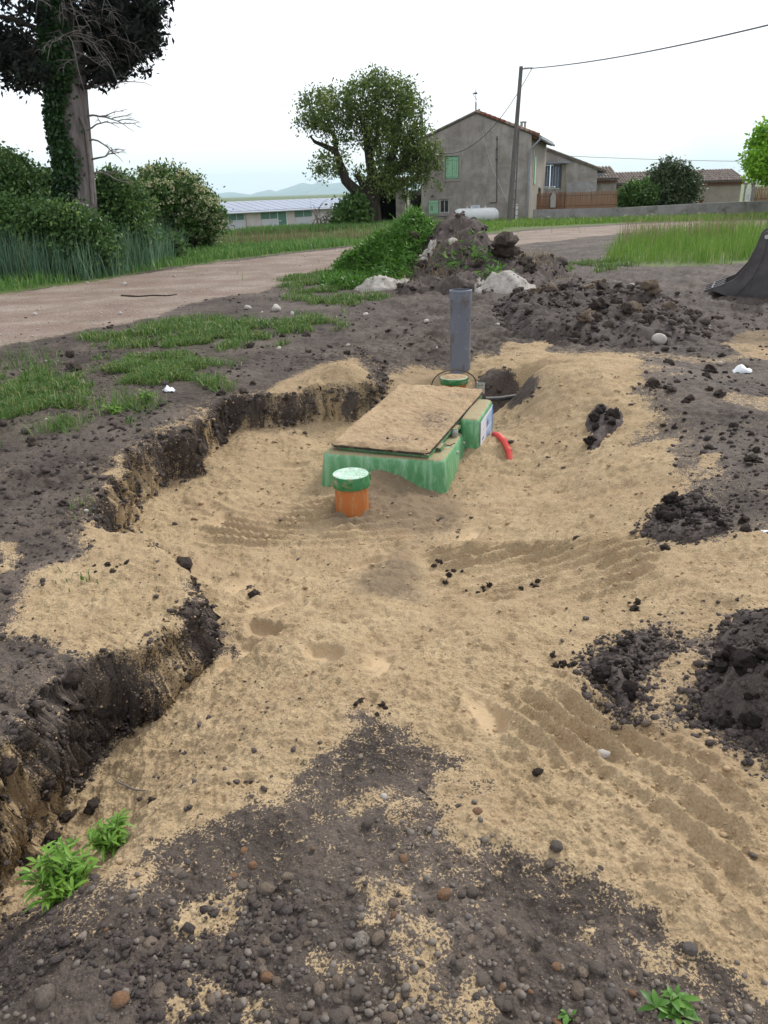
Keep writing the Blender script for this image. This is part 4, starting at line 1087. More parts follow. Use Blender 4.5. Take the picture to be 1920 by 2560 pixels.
for i, (q, dn) in enumerate(TUFTS):
    P = np.array(q); area = (np.ptp(P[:, 0]) + .4) * (np.ptp(P[:, 1]) + .4)
    n = int(min(area * 6000 * dn, 45000))
    x, y = in_poly(q, n, 600 + i, .12, 1.2)
    cl2 = fbm2(x * 2.4, y * 2.4, 640 + i, 2); k = cl2 > (-.05 if dn > .5 else .12); x, y = x[k], y[k]
    hh_ = rng.uniform(.03, .11, len(x)) * (1 + .8 * np.clip(cl2[k], 0, 1))
    blades('grass_patch', lab_t[i], x, y, hh_, .0045 * np.clip(y / 4, 1, 2.4), M['grass'], 620 + i, 1.0, dry=.16)
# longer tufts at the left edge and stray tufts
TF = [(40, 800, .38, 60), (90, 800, .3, 40), (270, 870, .2, 70), (245, 890, .16, 60), (320, 880, .14, 40), (110, 930, .14, 90), (480, 700, .14, 60), (540, 690, .12, 50), (590, 725, .12, 50), (665, 690, .16, 80), (690, 700, .12, 60), (190, 1100, .07, 40), (175, 1260, .05, 20), (1130, 585, .2, 60), (1160, 590, .18, 50), (800, 640, .14, 60)]
for i, (u, v, hg, n) in enumerate(TF):
    cx, cy = gp(u, v); g = np.random.default_rng(700 + i)
    x = cx + g.normal(0, .05 + hg * .25, n); y = cy + g.normal(0, .05 + hg * .25, n)
    blades('grass_tuft', 'loose tuft of green grass growing on the bare earth', x, y, g.uniform(.4, 1, n) * hg, .006, M['grass'], 720 + i, .7)['group'] = 'grass tufts on the bare earth'
# verge beyond the track
VERGE = gpoly([(-100, 660), (0, 632), (180, 607), (380, 576), (560, 553), (760, 530), (860, 518), (850, 503), (650, 512), (500, 522), (380, 535), (200, 560), (0, 575), (-100, 590)])
x, y = in_poly(VERGE, 90000, 801, .15, .5)
blades('verge_grass', 'green grass verge between the track and the hedge', x, y, rng.uniform(.08, .30, len(x)) * (1 + .5 * fbm2(x, y, 5, 2)), .012 * np.clip(y / 15, 1, 2), M['verge'], 802, .5)
x, y = in_poly(gpoly([(480, 512), (700, 502), (850, 497), (850, 488), (700, 494), (540, 502)]), 14000, 811, .2, .5)
blades('field_grass', 'grass strip between the ploughed field and the long barn', x, y, rng.uniform(.2, .45, len(x)), .03, M['verge'], 812, .4)
x, y = in_poly(gpoly([(470, 538), (850, 520), (850, 514), (470, 529)]), 2200, 815, .2, .5)
blades('seeding_grass', 'tall seeding grass stems along the near edge of the ploughed field', x, y, rng.uniform(.35, .7, len(x)), .012, M['straw'], 816, .35)
x, y = in_poly(gpoly([(1000, 512), (1100, 492), (1340, 482), (1659, 474), (1750, 470), (1750, 462), (1340, 474), (1100, 480), (900, 486), (900, 510)]), 30000, 821, .2, .5)
blades('house_verge_grass', 'grass strip in front of the house and the garden wall', x, y, rng.uniform(.12, .38, len(x)), .025, M['tallgrass'], 822, .5)
TG = gpoly([(1315, 570), (1330, 528), (1450, 508), (1659, 500), (1800, 500), (1800, 572), (1659, 566), (1450, 577)])
x, y = in_poly(TG, 30000, 831, .12, .5)
k = fbm2(x * 1.4, y * 1.4, 839, 2) > -.22; x, y = x[k], y[k]
blades('tall_grass', 'stand of tall yellow green grass between the churned earth and the gravel track', x, y, rng.uniform(.18, .62, len(x)) * (1 + .5 * fbm2(x, y, 5, 2)), .010, M['tallgrass'], 832, .32, dry=.07)
x, y = in_poly(gpoly([(1330, 545), (1700, 520), (1700, 505), (1350, 520)]), 1300, 835, .12, .5)
blades('seeding_grass', 'pale seed stalks rising above the tall yellow green grass', x, y, rng.uniform(.6, 1.0, len(x)), .010, M['straw'], 836, .2)

def leaf_cloud(name, P, size, mat, seed, parent, aspect=.5, tintc=None, droop=0.0, kind=None):
    n = len(P); g = np.random.default_rng(seed)
    d = g.normal(size=(n, 3)); d[:, 2] -= droop; d /= np.linalg.norm(d, axis=1, keepdims=True) + 1e-9
    r = g.normal(size=(n, 3)); r -= d * (r * d).sum(1, keepdims=True); r /= np.linalg.norm(r, axis=1, keepdims=True) + 1e-9
    nn = np.cross(d, r)
    s = size * g.uniform(.6, 1.35, n)[:, None]
    V = np.empty((n, 4, 3))
    V[:, 0] = P; V[:, 1] = P + d * s * .45 + r * s * aspect * .5 + nn * s * .06; V[:, 2] = P + d * s; V[:, 3] = P + d * s * .45 - r * s * aspect * .5 + nn * s * .06
    t = np.clip((tintc if tintc is not None else .4) + g.normal(0, .16, n), 0, 1)
    me = raw_mesh(name, V.reshape(-1, 3), np.arange(n * 4).reshape(n, 4), False, {'tint': np.repeat(t, 4)})
    o = link(name, me, mat, parent)
    if kind: o['kind'] = kind
    return o
def lobes_points(lobes, n, seed, cl=60, cr=.16, shell=.5):
    """leaf points in clumps through ellipsoid lobes ((cx,cy,cz),(rx,ry,rz))"""
    g = np.random.default_rng(seed); P = []; T = []
    vol = np.array([r[0] * r[1] * r[2] for c, r in lobes]) ** .75; cnt = np.maximum((vol / vol.sum() * n / cl).astype(int), 2)
    for (c, r), k in zip(lobes, cnt):
        d = g.normal(size=(k, 3)); d /= np.linalg.norm(d, axis=1, keepdims=True)
        rad = g.uniform(shell, 1.0, k) ** .6
        q = np.array(c) + d * rad[:, None] * np.array(r)
        cs = cr * g.uniform(.6, 1.4, k)
        tt = g.normal(.42, .16, k)
        pts_ = q[:, None, :] + g.normal(size=(k, cl, 3)) * (cs[:, None, None]) * np.array([1, 1, .7])
        P.append(pts_.reshape(-1, 3)); T.append(np.repeat(tt, cl))
    return np.concatenate(P), np.concatenate(T)

# weeds on the big heap
x, y = in_poly([(-.95, 15.6), (-.6, 14.6), (0.0, 14.2), (.35, 14.3), (.6, 14.9), (.95, 15.5), (1.0, 16.4), (0, 16.7), (-.8, 16.5)], 9000, 851, .08, .8)
zt = np.maximum(top_big(x, y), H(x, y))
P = np.c_[x, y, zt + rng.uniform(.0, .12, len(x))]
P = np.repeat(P, 4, 0) + rng.normal(0, .05, (len(P) * 4, 3))
wd = leaf_cloud('weed_growth', P - np.array(big_heap.location), .11, M['weed'], 852, big_heap, .22, .35, kind='stuff')
x, y = in_poly([(-1.0, 15.6), (-.6, 14.4), (0.0, 14.0), (.4, 14.2), (.65, 14.8), (1.0, 15.5), (1.0, 16.6), (0, 16.9), (-.9, 16.5)], 14000, 853, .08, .8)
blades('weed_stems', None, x - big_heap.location.x, y - big_heap.location.y, rng.uniform(.06, .2, len(x)), .014, M['weed'], 854, .5, z=np.maximum(top_big(x, y), H(x, y)), parent=big_heap, dry=.04)
for cx, cy, n in ((1.75, 14.3, 90), (2.0, 13.7, 80), (1.3, 14.2, 60)):
    P = np.c_[rng.normal(cx, .14, n), rng.normal(cy, .12, n), np.zeros(n)]; P[:, 2] = top_big(P[:, 0], P[:, 1]) + rng.uniform(.02, .12, n)
    leaf_cloud('weed_growth', P - np.array(big_heap.location), .13, M['weed'], int(cx * 100), big_heap, .25, .4, kind='stuff')
x, y = rng.normal(2.9, .35, 500), rng.normal(15.0, .4, 500)
blades('dry_straw', None, x - big_heap.location.x, y - big_heap.location.y, rng.uniform(.05, .2, 500), .008, M['straw'], 858, 1.6, z=np.maximum(top_big(x, y), H(x, y)), parent=big_heap)
x, y = rng.normal(1.0, .35, 350), rng.normal(14.2, .3, 350)
blades('dry_straw', None, x - big_heap.location.x, y - big_heap.location.y, rng.uniform(.05, .22, 350), .007, M['straw'], 859, 1.2, z=np.maximum(top_big(x, y), H(x, y)), parent=big_heap)

# foreground weeds: stems with lanceolate leaves
def weed(label, u, v, spread, ht, nst, nl, ls, seed, mat='bright', aspect=.24):
    cx, cy = gp(u, v); cz = float(H(cx, cy)[0]); g = np.random.default_rng(seed)
    t = thing('weed_plant', label, 'weed', (cx, cy, cz))
    bs = B(); LP, LD = [], []
    for i in range(nst):
        a = g.uniform(0, 6.28); rr = spread * math.sqrt(g.uniform(0, 1)); top_ = np.array([rr * math.cos(a), rr * math.sin(a), ht * g.uniform(.5, 1) * (1 - .4 * rr / spread)])
        base = np.array([.35 * top_[0], .35 * top_[1], -.01]); mid = (base + top_) / 2 + np.array([0, 0, ht * .1])
        bs.tube([base, mid, top_], [.0022, .0017, .0009], 5)
        for k in range(nl):
            f_ = g.uniform(.2, 1.0); p = (base * (1 - f_) + top_ * f_) + np.array([0, 0, .1 * ht * math.sin(f_ * 3.1)])
            ang = g.uniform(0, 6.28); el = g.uniform(-.1, .9); LP.append(p); LD.append((math.cos(ang) * math.cos(el), math.sin(ang) * math.cos(el), math.sin(el)))
    bs.build('stem', M['stem'], t, True)
    V, F, T = [], [], []
    for p, d in zip(LP, LD):
        d = np.array(d); s_ = np.cross(d, (0, 0, 1)); s_ /= np.linalg.norm(s_) + 1e-9; up_ = np.cross(s_, d); L = ls * g.uniform(.6, 1.3); o = len(V); tt = np.clip(g.normal(.4, .2), 0, 1)
        for f_, w_ in ((0, .05), (.25, .8), (.5, 1.0), (.78, .6), (1, 0.03)):
            c_ = p + d * L * f_ - np.array([0, 0, 1]) * L * .35 * f_ * f_
            V += [c_ + s_ * w_ * L * aspect / 2 + up_ * .04 * L * w_, c_, c_ - s_ * w_ * L * aspect / 2 + up_ * .04 * L * w_]; T += [tt * .9, tt, tt * .9]
        for k in range(4):
            F += [(o + k * 3, o + k * 3 + 1, o + k * 3 + 4, o + k * 3 + 3), (o + k * 3 + 1, o + k * 3 + 2, o + k * 3 + 5, o + k * 3 + 4)]
    lv = link('leaves', raw_mesh('leaves', np.array(V), np.array(F), True, {'tint': T}), M[mat], t); lv['kind'] = 'stuff'
    return t
weed('larger leafy green weed clump beside the trench mouth', 140, 1930, .085, .19, 34, 13, .048, 901, 'bright', .2)
weed('smaller leafy green weed clump leaning over the trench edge', 240, 1830, .065, .14, 22, 12, .042, 902, 'bright', .2)
weed('toothed rosette weed among the foreground pebbles', 1450, 2185, .04, .04, 9, 5, .04, 903, 'weed', .35)
weed('tiny green seedling among the foreground pebbles', 1225, 2195, .015, .02, 4, 3, .025, 904, 'weed', .4)
weed('small upright weed on the bank below the grass tufts', 320, 870, .06, .14, 12, 8, .05, 905, 'bright', .3)
weed('small pale weed rosette at the lip of the cut', 245, 895, .10, .08, 12, 6, .07, 906, 'bright', .2)
# sticks and litter
def stick(label, pts, r, mat='bark_dark', name='stick', cat='stick'):
    W = []
    for u, v in pts:
        x, y = gp(u, v); W.append((x, y, float(H(x, y)[0]) + r * .7))
    c = W[0]
    tag(B().tube([np.array(p) - np.array(c) for p in W], [r] * (len(W) - 1) + [r * .5], 6).build(name, M[mat], None, True), label, cat).location = c
stick('long thin dark stick lying on the track shoulder', [(262, 640), (300, 642), (330, 639), (360, 640), (382, 637)], .014)
stick('bent dry twig lying on the bank grass', [(205, 775), (240, 762), (262, 765)], .012)
stick('curved pale root end on the earth right of the clod heap', [(1515, 700), (1522, 712), (1535, 722)], .02, 'deadwood')
stick('thin pale straw on the sand of the trench', [(250, 1690), (290, 1702), (320, 1708)], .003, 'deadwood')
stick('dry twig in the dark earth of the foreground', [(905, 1700), (930, 1730), (945, 1745)], .003, 'bark_dark')
M['plastic'] = simple('white_plastic', (.62, .64, .66, 1), (.72, .74, .76, 1), 10, .35)
def scrap(label, u, v, px, seed):
    x, y = gp(u, v); z = float(H(x, y)[0]); s = px * D * y / FPX; g = np.random.default_rng(seed); n = 9
    gx, gy = np.meshgrid(np.linspace(-.5, .5, n), np.linspace(-.35, .35, n)); X, Y = gx.ravel(), gy.ravel()
    Z = .28 * np.abs(fbm2(X * 3 + seed, Y * 3, seed, 2)) + .28 * gauss(X, Y, -.1, .05, .3, .25)
    idx = np.arange(n * n).reshape(n, n); Q = np.stack([idx[:-1, :-1], idx[:-1, 1:], idx[1:, 1:], idx[1:, :-1]], -1).reshape(-1, 4)
    o = link('plastic_scrap', raw_mesh('plastic_scrap', np.c_[X, Y, Z] * s, Q, False), M['plastic']); o.location = (x, y, z + .005); o.rotation_euler = (0, 0, seed)
    md = o.modifiers.new('thickness', 'SOLIDIFY'); md.thickness = .004
    tag(o, label, 'litter')
scrap('crumpled white plastic scrap on the earth by the wide heap side', 1605, 800, 55, 1)
scrap('small crumpled plastic wrapper in the bank grass', 365, 848, 32, 2)
scrap('small scrap of clear plastic at the right sand edge', 1655, 1160, 24, 3)

# ------------------------------------------------------------------ farmhouse
def render_mat():
    m = NT('grey_render')
    c = m.mix(m.mr(m.noise(.9, 6, .7), .40, .60), (.25, .222, .203, 1), (.385, .35, .322, 1))
    c = m.mix(m.mr(m.noise(2.2, 5, .7, stretch=(1.5, 1.5, .25)), .50, .68, 0, .55), c, (.18, .16, .147, 1))
    c = m.mix(m.mr(m.noise(5, 5, .7), .56, .70, 0, .5), c, (.40, .37, .335, 1))
    return m.out(c, .92, m.bump(m.noise(12, 6, .7), .5, .03), spec=.15)
M['render'] = render_mat()
M['palerender'] = simple('pale_render', (.36, .36, .37, 1), (.26, .245, .235, 1), 1.6, .92, .02, 14, dirt=(.19, .17, .155, 1), dirt_amt=.6, dscale=2.5)
M['sidewall'] = simple('ochre_render', (.30, .265, .215, 1), (.22, .195, .165, 1), 1.8, .92, .02, 14, dirt=(.15, .13, .11, 1), dirt_amt=.5, dscale=2.5, stretch=(1, 1, .3))
M['gardenwall'] = simple('weathered_wall', (.20, .195, .195, 1), (.30, .285, .275, 1), 1.3, .92, .03, 10, dirt=(.10, .085, .07, 1), dirt_amt=.75, dscale=1.6)
M['shutter'] = simple('mint_green_paint', (.27, .52, .33, 1), (.33, .58, .40, 1), 5, .55, .004, 30, dirt=(.18, .34, .22, 1), dirt_amt=.5, dscale=12, stretch=(1, 1, .2))
M['stonetrim'] = simple('stone_trim', (.36, .33, .30, 1), (.27, .25, .225, 1), 5, .9, .01, 40)
M['tile'] = None
def tile_mat():
    m = NT('clay_tile'); r = m.rnd()
    c = m.mix(r, (.28, .225, .19, 1), (.17, .145, .13, 1))
    c = m.mix(m.mr(m.noise(5, 5, .7), .45, .66, 0, .7), c, (.085, .078, .070, 1))
    return m.out(c, .9, m.bump(m.noise(30, 4), .5, .01), spec=.15)
M['tile'] = tile_mat()
def rake_mat():
    m = NT('red_clay_tile'); r = m.rnd()
    c = m.mix(m.mr(r, .45, .55), (.20, .075, .045, 1), (.30, .22, .17, 1))
    c = m.mix(m.mr(m.noise(9, 5, .7), .48, .64, 0, .6), c, (.13, .07, .05, 1))
    return m.out(c, .9, m.bump(m.noise(30, 4), .5, .01), spec=.15)
M['raketile'] = rake_mat()
M['zinc'] = simple('zinc_gutter', (.20, .22, .25, 1), (.28, .30, .33, 1), 8, .5, metal=.3)
M['pvcwhite'] = simple('white_window', (.62, .62, .62, 1), (.55, .55, .55, 1), 8, .5)
M['darkglass'] = simple('window_glass', (.03, .035, .04, 1), (.06, .065, .07, 1), 3, .12, spec=.6)
M['darkmetal'] = simple('dark_metal', (.035, .034, .036, 1), (.07, .06, .055, 1), 12, .6, metal=.2)
M['redwood'] = simple('red_rafter', (.115, .050, .036, 1), (.17, .085, .06, 1), 12, .85)
M['bluewood'] = simple('weathered_blue_wood', (.085, .105, .165, 1), (.16, .18, .24, 1), 6, .8, .006, 20, dirt=(.30, .30, .32, 1), dirt_amt=.4, dscale=9, stretch=(3, 3, .15))
M['reedscreen'] = simple('reed_screen', (.22, .125, .072, 1), (.33, .20, .12, 1), 14, .85, stretch=(6, 6, .2))
M['reedscreen2'] = simple('reed_screen_dark', (.17, .085, .048, 1), (.25, .135, .08, 1), 14, .85, stretch=(6, 6, .2))
M['whitetank'] = simple('white_tank_paint', (.66, .67, .67, 1), (.60, .61, .61, 1), 3, .38, dirt=(.36, .37, .32, 1), dirt_amt=.35, dscale=2.2)
M['signwhite'] = simple('sign_white', (.68, .70, .72, 1), None, 5, .5)
M['polewood'] = simple('weathered_concrete_pole', (.085, .078, .076, 1), (.17, .155, .145, 1), 4, .9, .01, 18, stretch=(4, 4, .3))
M['wood'] = simple('old_wood', (.15, .115, .085, 1), (.23, .19, .15, 1), 8, .85, stretch=(3, 3, .2))
M['cable'] = simple('cable_black', (.05, .05, .055, 1), None, 5, .6)

HR = -math.radians(16.7)
house = thing('farmhouse', 'two storey grey rendered farmhouse with mint green shutters on its gable', 'house', (8.4, 45.5, -.12), HR)
HM = np.array(Matrix.Translation((8.4, 45.5, -.12)) @ Matrix.Rotation(HR, 4, 'Z')); HI = np.linalg.inv(HM)
def local_hit(u, v, y=0.0, x=None, inv=None):
    I = HI if inv is None else inv
    o = I @ np.r_[CP, 1]; d = I @ np.r_[ray(u, v), 0]
    t = (y - o[1]) / d[1] if x is None else (x - o[0]) / d[0]
    return (o + d * t)[:3]
ap = local_hit(1190, 284); el_ = local_hit(1066, 352); er_ = local_hit(1352, 350, x=.35)
W_ = 6.0; LEN = 8.5
xa, za = ap[0], ap[2]
zr = local_hit(1320, 337)[2]; zl = za - (za - zr) * (xa + W_) / (-xa)
wall = B()
G = [(-W_, -.3), (0, -.3), (0, zr), (xa, za), (-W_, zl)]
def holed_gable():
    # gable face cut round its two openings, in strips
    a = local_hit(1113, 391); b = local_hit(1147, 447); c = local_hit(1098, 499); d = local_hit(1123, 533)
    return a, b, c, d
ua, ub, wa, wb = holed_gable()
def ztop(x):
    return zr + (za - zr) * (x - 0) / (xa - 0) if x > xa else zl + (za - zl) * (x + W_) / (xa + W_)
def gstrip(x0, x1, zb, zt0, zt1, y0=0, y1=.35):
    wall.prism([(x0, zb), (x1, zb), (x1, zt1), (x0, zt0)], y0, y1)
hx = sorted(set([-W_, wa[0], ua[0], min(wb[0], ub[0]), max(wb[0], ub[0]), xa, 0.0]))
xs = [-W_, wa[0], wb[0], 0.0]
for i in range(len(hx) - 1):
    x0, x1 = hx[i], hx[i + 1]; m_ = (x0 + x1) / 2; segs = [(-.3, None)]
    cuts = []
    if wa[0] < m_ < wb[0]: cuts.append((wb[2], wa[2]))
    if ua[0] < m_ < ub[0]: cuts.append((ub[2], ua[2]))
    lo = -.3
    for c0, c1 in cuts:
        gstrip(x0, x1, lo, c0, c0); lo = c1
    gstrip(x0, x1, lo, ztop(x0 + 1e-6), ztop(x1 - 1e-6))
wall.build('gable_wall', M['render'], house)
sw = B(); sw.box(-.35, 0, .352, LEN, -.3, zr); sw.build('side_wall', M['sidewall'], house)
bw = B(); bw.box(-W_, -W_ + .35, .352, LEN, -.3, zl); bw.prism([(-W_, -.3), (0, -.3), (0, zr), (xa, za), (-W_, zl)], LEN + .002, LEN + .3); bw.build('back_walls', M['render'], house)
def quoin():
    b = B(); b.box(-.28, .012, -.012, 0, -.28, zr - .25)
    return b
# roof planes
rf = B(); th = .12; ov = .42
sr = (za - zr) / (-xa); slp = (za - zl) / (xa + W_)
rf.hexa([(xa, -.06, za + .02), (ov, -.06, zr - sr * ov + .02), (ov, LEN + .3, zr - sr * ov + .02), (xa, LEN + .3, za + .02), (xa, -.06, za + .02 + th), (ov, -.06, zr - sr * ov + .02 + th), (ov, LEN + .3, zr - sr * ov + .02 + th), (xa, LEN + .3, za + .02 + th)])
rf.hexa([(-W_ - .25, -.06, zl - slp * .25 + .02), (xa - .003, -.06, za + .02), (xa - .003, LEN + .3, za + .02), (-W_ - .25, LEN + .3, zl - slp * .25 + .02), (-W_ - .25, -.06, zl - slp * .25 + .02 + th), (xa - .003, -.06, za + .02 + th), (xa - .003, LEN + .3, za + .02 + th), (-W_ - .25, LEN + .3, zl - slp * .25 + .02 + th)])
roof = rf.build('roof', M['tile'], house)
def canal_tile(r=.095, L=.42, n=6, th=.014):
    b = B(); V = []; F = []
    for y, k in ((0, 1.0), (L, .82)):
        for i in range(n + 1):
            a = math.pi * i / n; V.append((r * k * math.cos(a), y, r * k * math.sin(a)))
        for i in range(n + 1):
            a = math.pi * i / n; V.append(((r * k - th) * math.cos(a), y, (r * k - th) * math.sin(a)))
    m = n + 1
    for i in range(n):
        F += [(i, i + 1, 2 * m + i + 1, 2 * m + i), (m + i, 3 * m + i, 3 * m + i + 1, m + i + 1), (i, m + i, m + i + 1, i + 1), (2 * m + i, 2 * m + i + 1, 3 * m + i + 1, 3 * m + i)]
    me = bpy.data.meshes.new('roof_tile'); me.from_pydata(V, [], F); me.polygons.foreach_set('use_smooth', [True] * len(F)); return me
TILE = canal_tile(); TILE.materials.append(M['tile'])
RAKE_T = canal_tile(.11, .40); RAKE_T.materials.append(M['raketile'])
# tiles laid along the right gable edge, hanging over it
nrk = 13; Ls = math.hypot(xa, za - zr) + ov * 1.05
for i in range(nrk):
    o = link('rake_tile', RAKE_T, None, roof); f_ = (i + .0) / nrk
    x_ = xa + (ov - xa) * (1 - f_) - .02; z_ = za + .02 + th - sr * (x_ - xa)
    o.location = (x_, -.02, z_ - .06); o.rotation_euler = (0, math.atan(sr), math.radians(90))
    o.scale = (1.1, Ls / nrk / .36, 1.25); o.rotation_euler = Matrix(((0, -1, 0), (1, 0, 0), (0, 0, 1))).to_euler()
    R_ = Matrix.Rotation(math.atan(sr), 3, 'Y') @ Matrix.Rotation(math.radians(90), 3, 'Z')
    o.rotation_euler = R_.to_euler()
for i in range(16):
    o = link('rake_tile', TILE, None, roof); f_ = i / 16
    x_ = xa - (xa + W_ + .25) * (1 - f_) + 0; z_ = za + .02 + th - slp * (xa - x_) - .06
    R_ = Matrix.Rotation(-math.atan(slp), 3, 'Y') @ Matrix.Rotation(math.radians(-90), 3, 'Z')
    o.location = (x_, -.02, z_); o.scale = (.8, 1.1, .8); o.rotation_euler = R_.to_euler()
# rafter ends and gutter on the right eave
for i in range(14):
    y_ = .1 + i * .6
    B().hexa([(0.002, y_, zr - .13), (ov - .03, y_, zr - sr * ov - .10), (ov - .03, y_ + .09, zr - sr * ov - .10), (.002, y_ + .09, zr - .13), (.002, y_, zr - .01), (ov - .03, y_, zr - sr * ov + .015), (ov - .03, y_ + .09, zr - sr * ov + .015), (.002, y_ + .09, zr - .01)]).build('rafter', M['redwood'], roof)
gz = zr - sr * ov - .02
gutter = B().tube([(ov + .06, -.1, gz), (ov + .06, LEN * .5, gz - .02), (ov + .06, LEN, gz)], .075, 10).build('gutter', M['zinc'], house, True)
q1 = local_hit(1318, 378, y=-.08); 
B().tube([(ov + .06, -.02, gz - .03), (ov - .05, -.08, gz - .16), (.02, -.08, gz - .48), (-.05, -.08, gz - .62), (-.07, -.08, gz - 1.1), (-.07, -.08, 1.4), (-.07, -.08, -.15)], .048, 10).build('downpipe', M['zinc'], house, True)
# shutters: planks with battens
def shutter(parent, x0, x1, z0, z1, y=-.02, n=6, leaves=2, mat='shutter'):
    b = B(); w = (x1 - x0) / n
    for i in range(n):
        b.box(x0 + i * w + .006, x0 + (i + 1) * w - .006, y - .03, y, z0, z1)
    for zb in (z0 + .09 * (z1 - z0), z1 - .15 * (z1 - z0)):
        b.box(x0 + .01, x1 - .01, y - .055, y - .0301, zb, zb + .07)
    o = b.build('shutter', M[mat], parent); return o
tr = B()
for (x0, x1, z0, z1) in ((ua[0] - .13, ua[0], ub[2] - .12, ua[2] + .10), (ub[0], ub[0] + .13, ub[2] - .12, ua[2] + .10), (ua[0], ub[0], ua[2], ua[2] + .10), (ua[0], ub[0], ub[2] - .12, ub[2])):
    B().box(x0 + .002, x1 - .002, -.028, .15, z0 + .002, z1 - .002).build('window_surround', M['stonetrim'], house, bevel=.008)
xm = (ua[0] + ub[0]) / 2
for s0, s1 in ((ua[0] + .02, xm - .004), (xm + .004, ub[0] - .02)):
    s_ = shutter(house, s0, s1, ub[2] + .02, ua[2] - .02, .06, 3)
    B().box(s0 + .02, s0 + .05, .028, .034, ub[2] + .5, ub[2] + .56).build('shutter_hinge', M['darkmetal'], s_)
la, lb_ = local_hit(1072, 502), local_hit(1096, 536)
s_ = shutter(house, la[0], lb_[0], lb_[2], la[2], -.012, 5)
B().box(la[0] + .18, la[0] + .20, -.075, -.0425, (la[2] + lb_[2]) / 2 - .15, (la[2] + lb_[2]) / 2 + .1).build('shutter_hook', M['darkmetal'], s_)
win = B()
for (x0, x1, z0, z1) in ((wa[0], wa[0] + .07, wb[2], wa[2]), (wb[0] - .07, wb[0], wb[2], wa[2]), (wa[0] + .07, wb[0] - .07, wb[2], wb[2] + .08), (wa[0] + .07, wb[0] - .07, wa[2] - .07, wa[2]), ((wa[0] + wb[0]) / 2 - .02, (wa[0] + wb[0]) / 2 + .02, wb[2] + .08, wa[2] - .07)):
    win.box(x0, x1, .05, .12, z0, z1)
wo_ = win.build('window', M['pvcwhite'], house)
B().box(wa[0] + .06, wb[0] - .06, .085, .09, wb[2] + .06, wa[2] - .06).build('pane', M['darkglass'], wo_)
for k in range(4):
    xb = wa[0] + .12 + k * (wb[0] - wa[0] - .24) / 3
    B().tube([(xb, .02, wb[2] + .01), (xb, .02, wa[2] - .01)], .014, 6).build('window_bar', M['darkmetal'], wo_)
B().prism([(wb[0] + .01, wb[2] - .14), (wb[0] + .22, wb[2] - .14), (wb[0] + .22, wa[2] + .16), (wa[0] - .05, wa[2] + .16), (wa[0] - .05, wa[2] + .02), (wb[0] + .01, wa[2] + .02)], -.022, -.001).build('window_surround', M['stonetrim'], house)
vh = local_hit(1081, 490)
B().tube([(vh[0], .0, vh[2]), (vh[0], -.06, vh[2])], .055, 12).build('vent_outlet', M['darkmetal'], house)
# drains and cables fixed to the gable
p1, p2, p3 = local_hit(1243, 340), local_hit(1242, 505), local_hit(1224, 507)
B().tube([(p1[0], -.03, p1[2]), (p2[0], -.03, p2[2]), (p2[0] - .03, -.03, p3[2]), (p3[0], -.03, p3[2])], .02, 6).build('wall_pipe', M['darkmetal'], house)
for k in range(3):
    pz_ = p1[2] - .2 - .5 * k; B().box(p1[0] - .035, p1[0] + .035, -.055, -.001, pz_, pz_ + .1).build('pipe_clip', M['darkmetal'], house)
a_, b_, c_ = local_hit(1205, 325), local_hit(1235, 430), local_hit(1268, 502)
B().tube([(a_[0], -.02, a_[2]), ((a_[0] + b_[0]) / 2 - .06, -.02, (a_[2] + b_[2]) / 2), (b_[0], -.02, b_[2]), (c_[0], -.02, c_[2])], .011, 5).build('wall_cable', M['pvcwhite'], house)
a_, b_ = local_hit(1085, 542), local_hit(1132, 540)
B().tube([(a_[0], -.03, a_[2]), (b_[0], -.03, b_[2])], .018, 6).build('wall_pipe', M['darkmetal'], house)
# aerial and chimney
an = B().tube([(xa - .02, .05, za - .6), (xa - .02, .05, za + .55)], .035, 6); an.tube([(xa - .02, .05, za + .5), (xa - .04, .05, za + 1.15)], .014, 5)
aer = an.build('aerial_mast', M['darkmetal'], roof)
e0, e1 = local_hit(1180, 232, y=.05), local_hit(1193, 250, y=.05)
B().tube([e0, e1], .012, 5).build('aerial_arm', M['darkmetal'], aer)
B().box(xa - .15, xa + .04, -.02, .12, za + .93, za + 1.0).build('aerial_box', M['darkmetal'], aer)
ch0 = local_hit(1300, 335, y=4.2); ch1 = local_hit(1314, 303, y=4.2)
cb = B(); zc0, zc1 = ch0[2] - .35, ch1[2]; cw = ch1[0] - ch0[0]
cb.box(ch0[0], ch1[0], 4.2, 4.6, zc0, zc1 - .30)
cb.box(ch0[0], ch0[0] + .09, 4.2, 4.6, zc1 - .298, zc1 - .05); cb.box(ch1[0] - .09, ch1[0], 4.2, 4.6, zc1 - .298, zc1 - .05); cb.box(ch0[0] - .02, ch1[0] + .02, 4.18, 4.62, zc1 - .048, zc1)
cb.build('chimney', M['render'], roof)
# upper side window shutter, seen edge on
B().box(.005, .05, 1.9, 2.5, 1.9, 3.3).build('shutter', M['shutter'], house)
B().tube([(.03, 1.3, 2.3), (.03, 1.3, 3.6)], .025, 6).build('wall_pipe', M['pvcwhite'], house)
B().box(.005, .9, 4.8, 6.0, 1.68, 1.74).build('door_canopy', M['pvcwhite'], house)
B().box(.005, .06, 5.0, 5.9, -.1, 1.6).build('door', M['wood'], house)

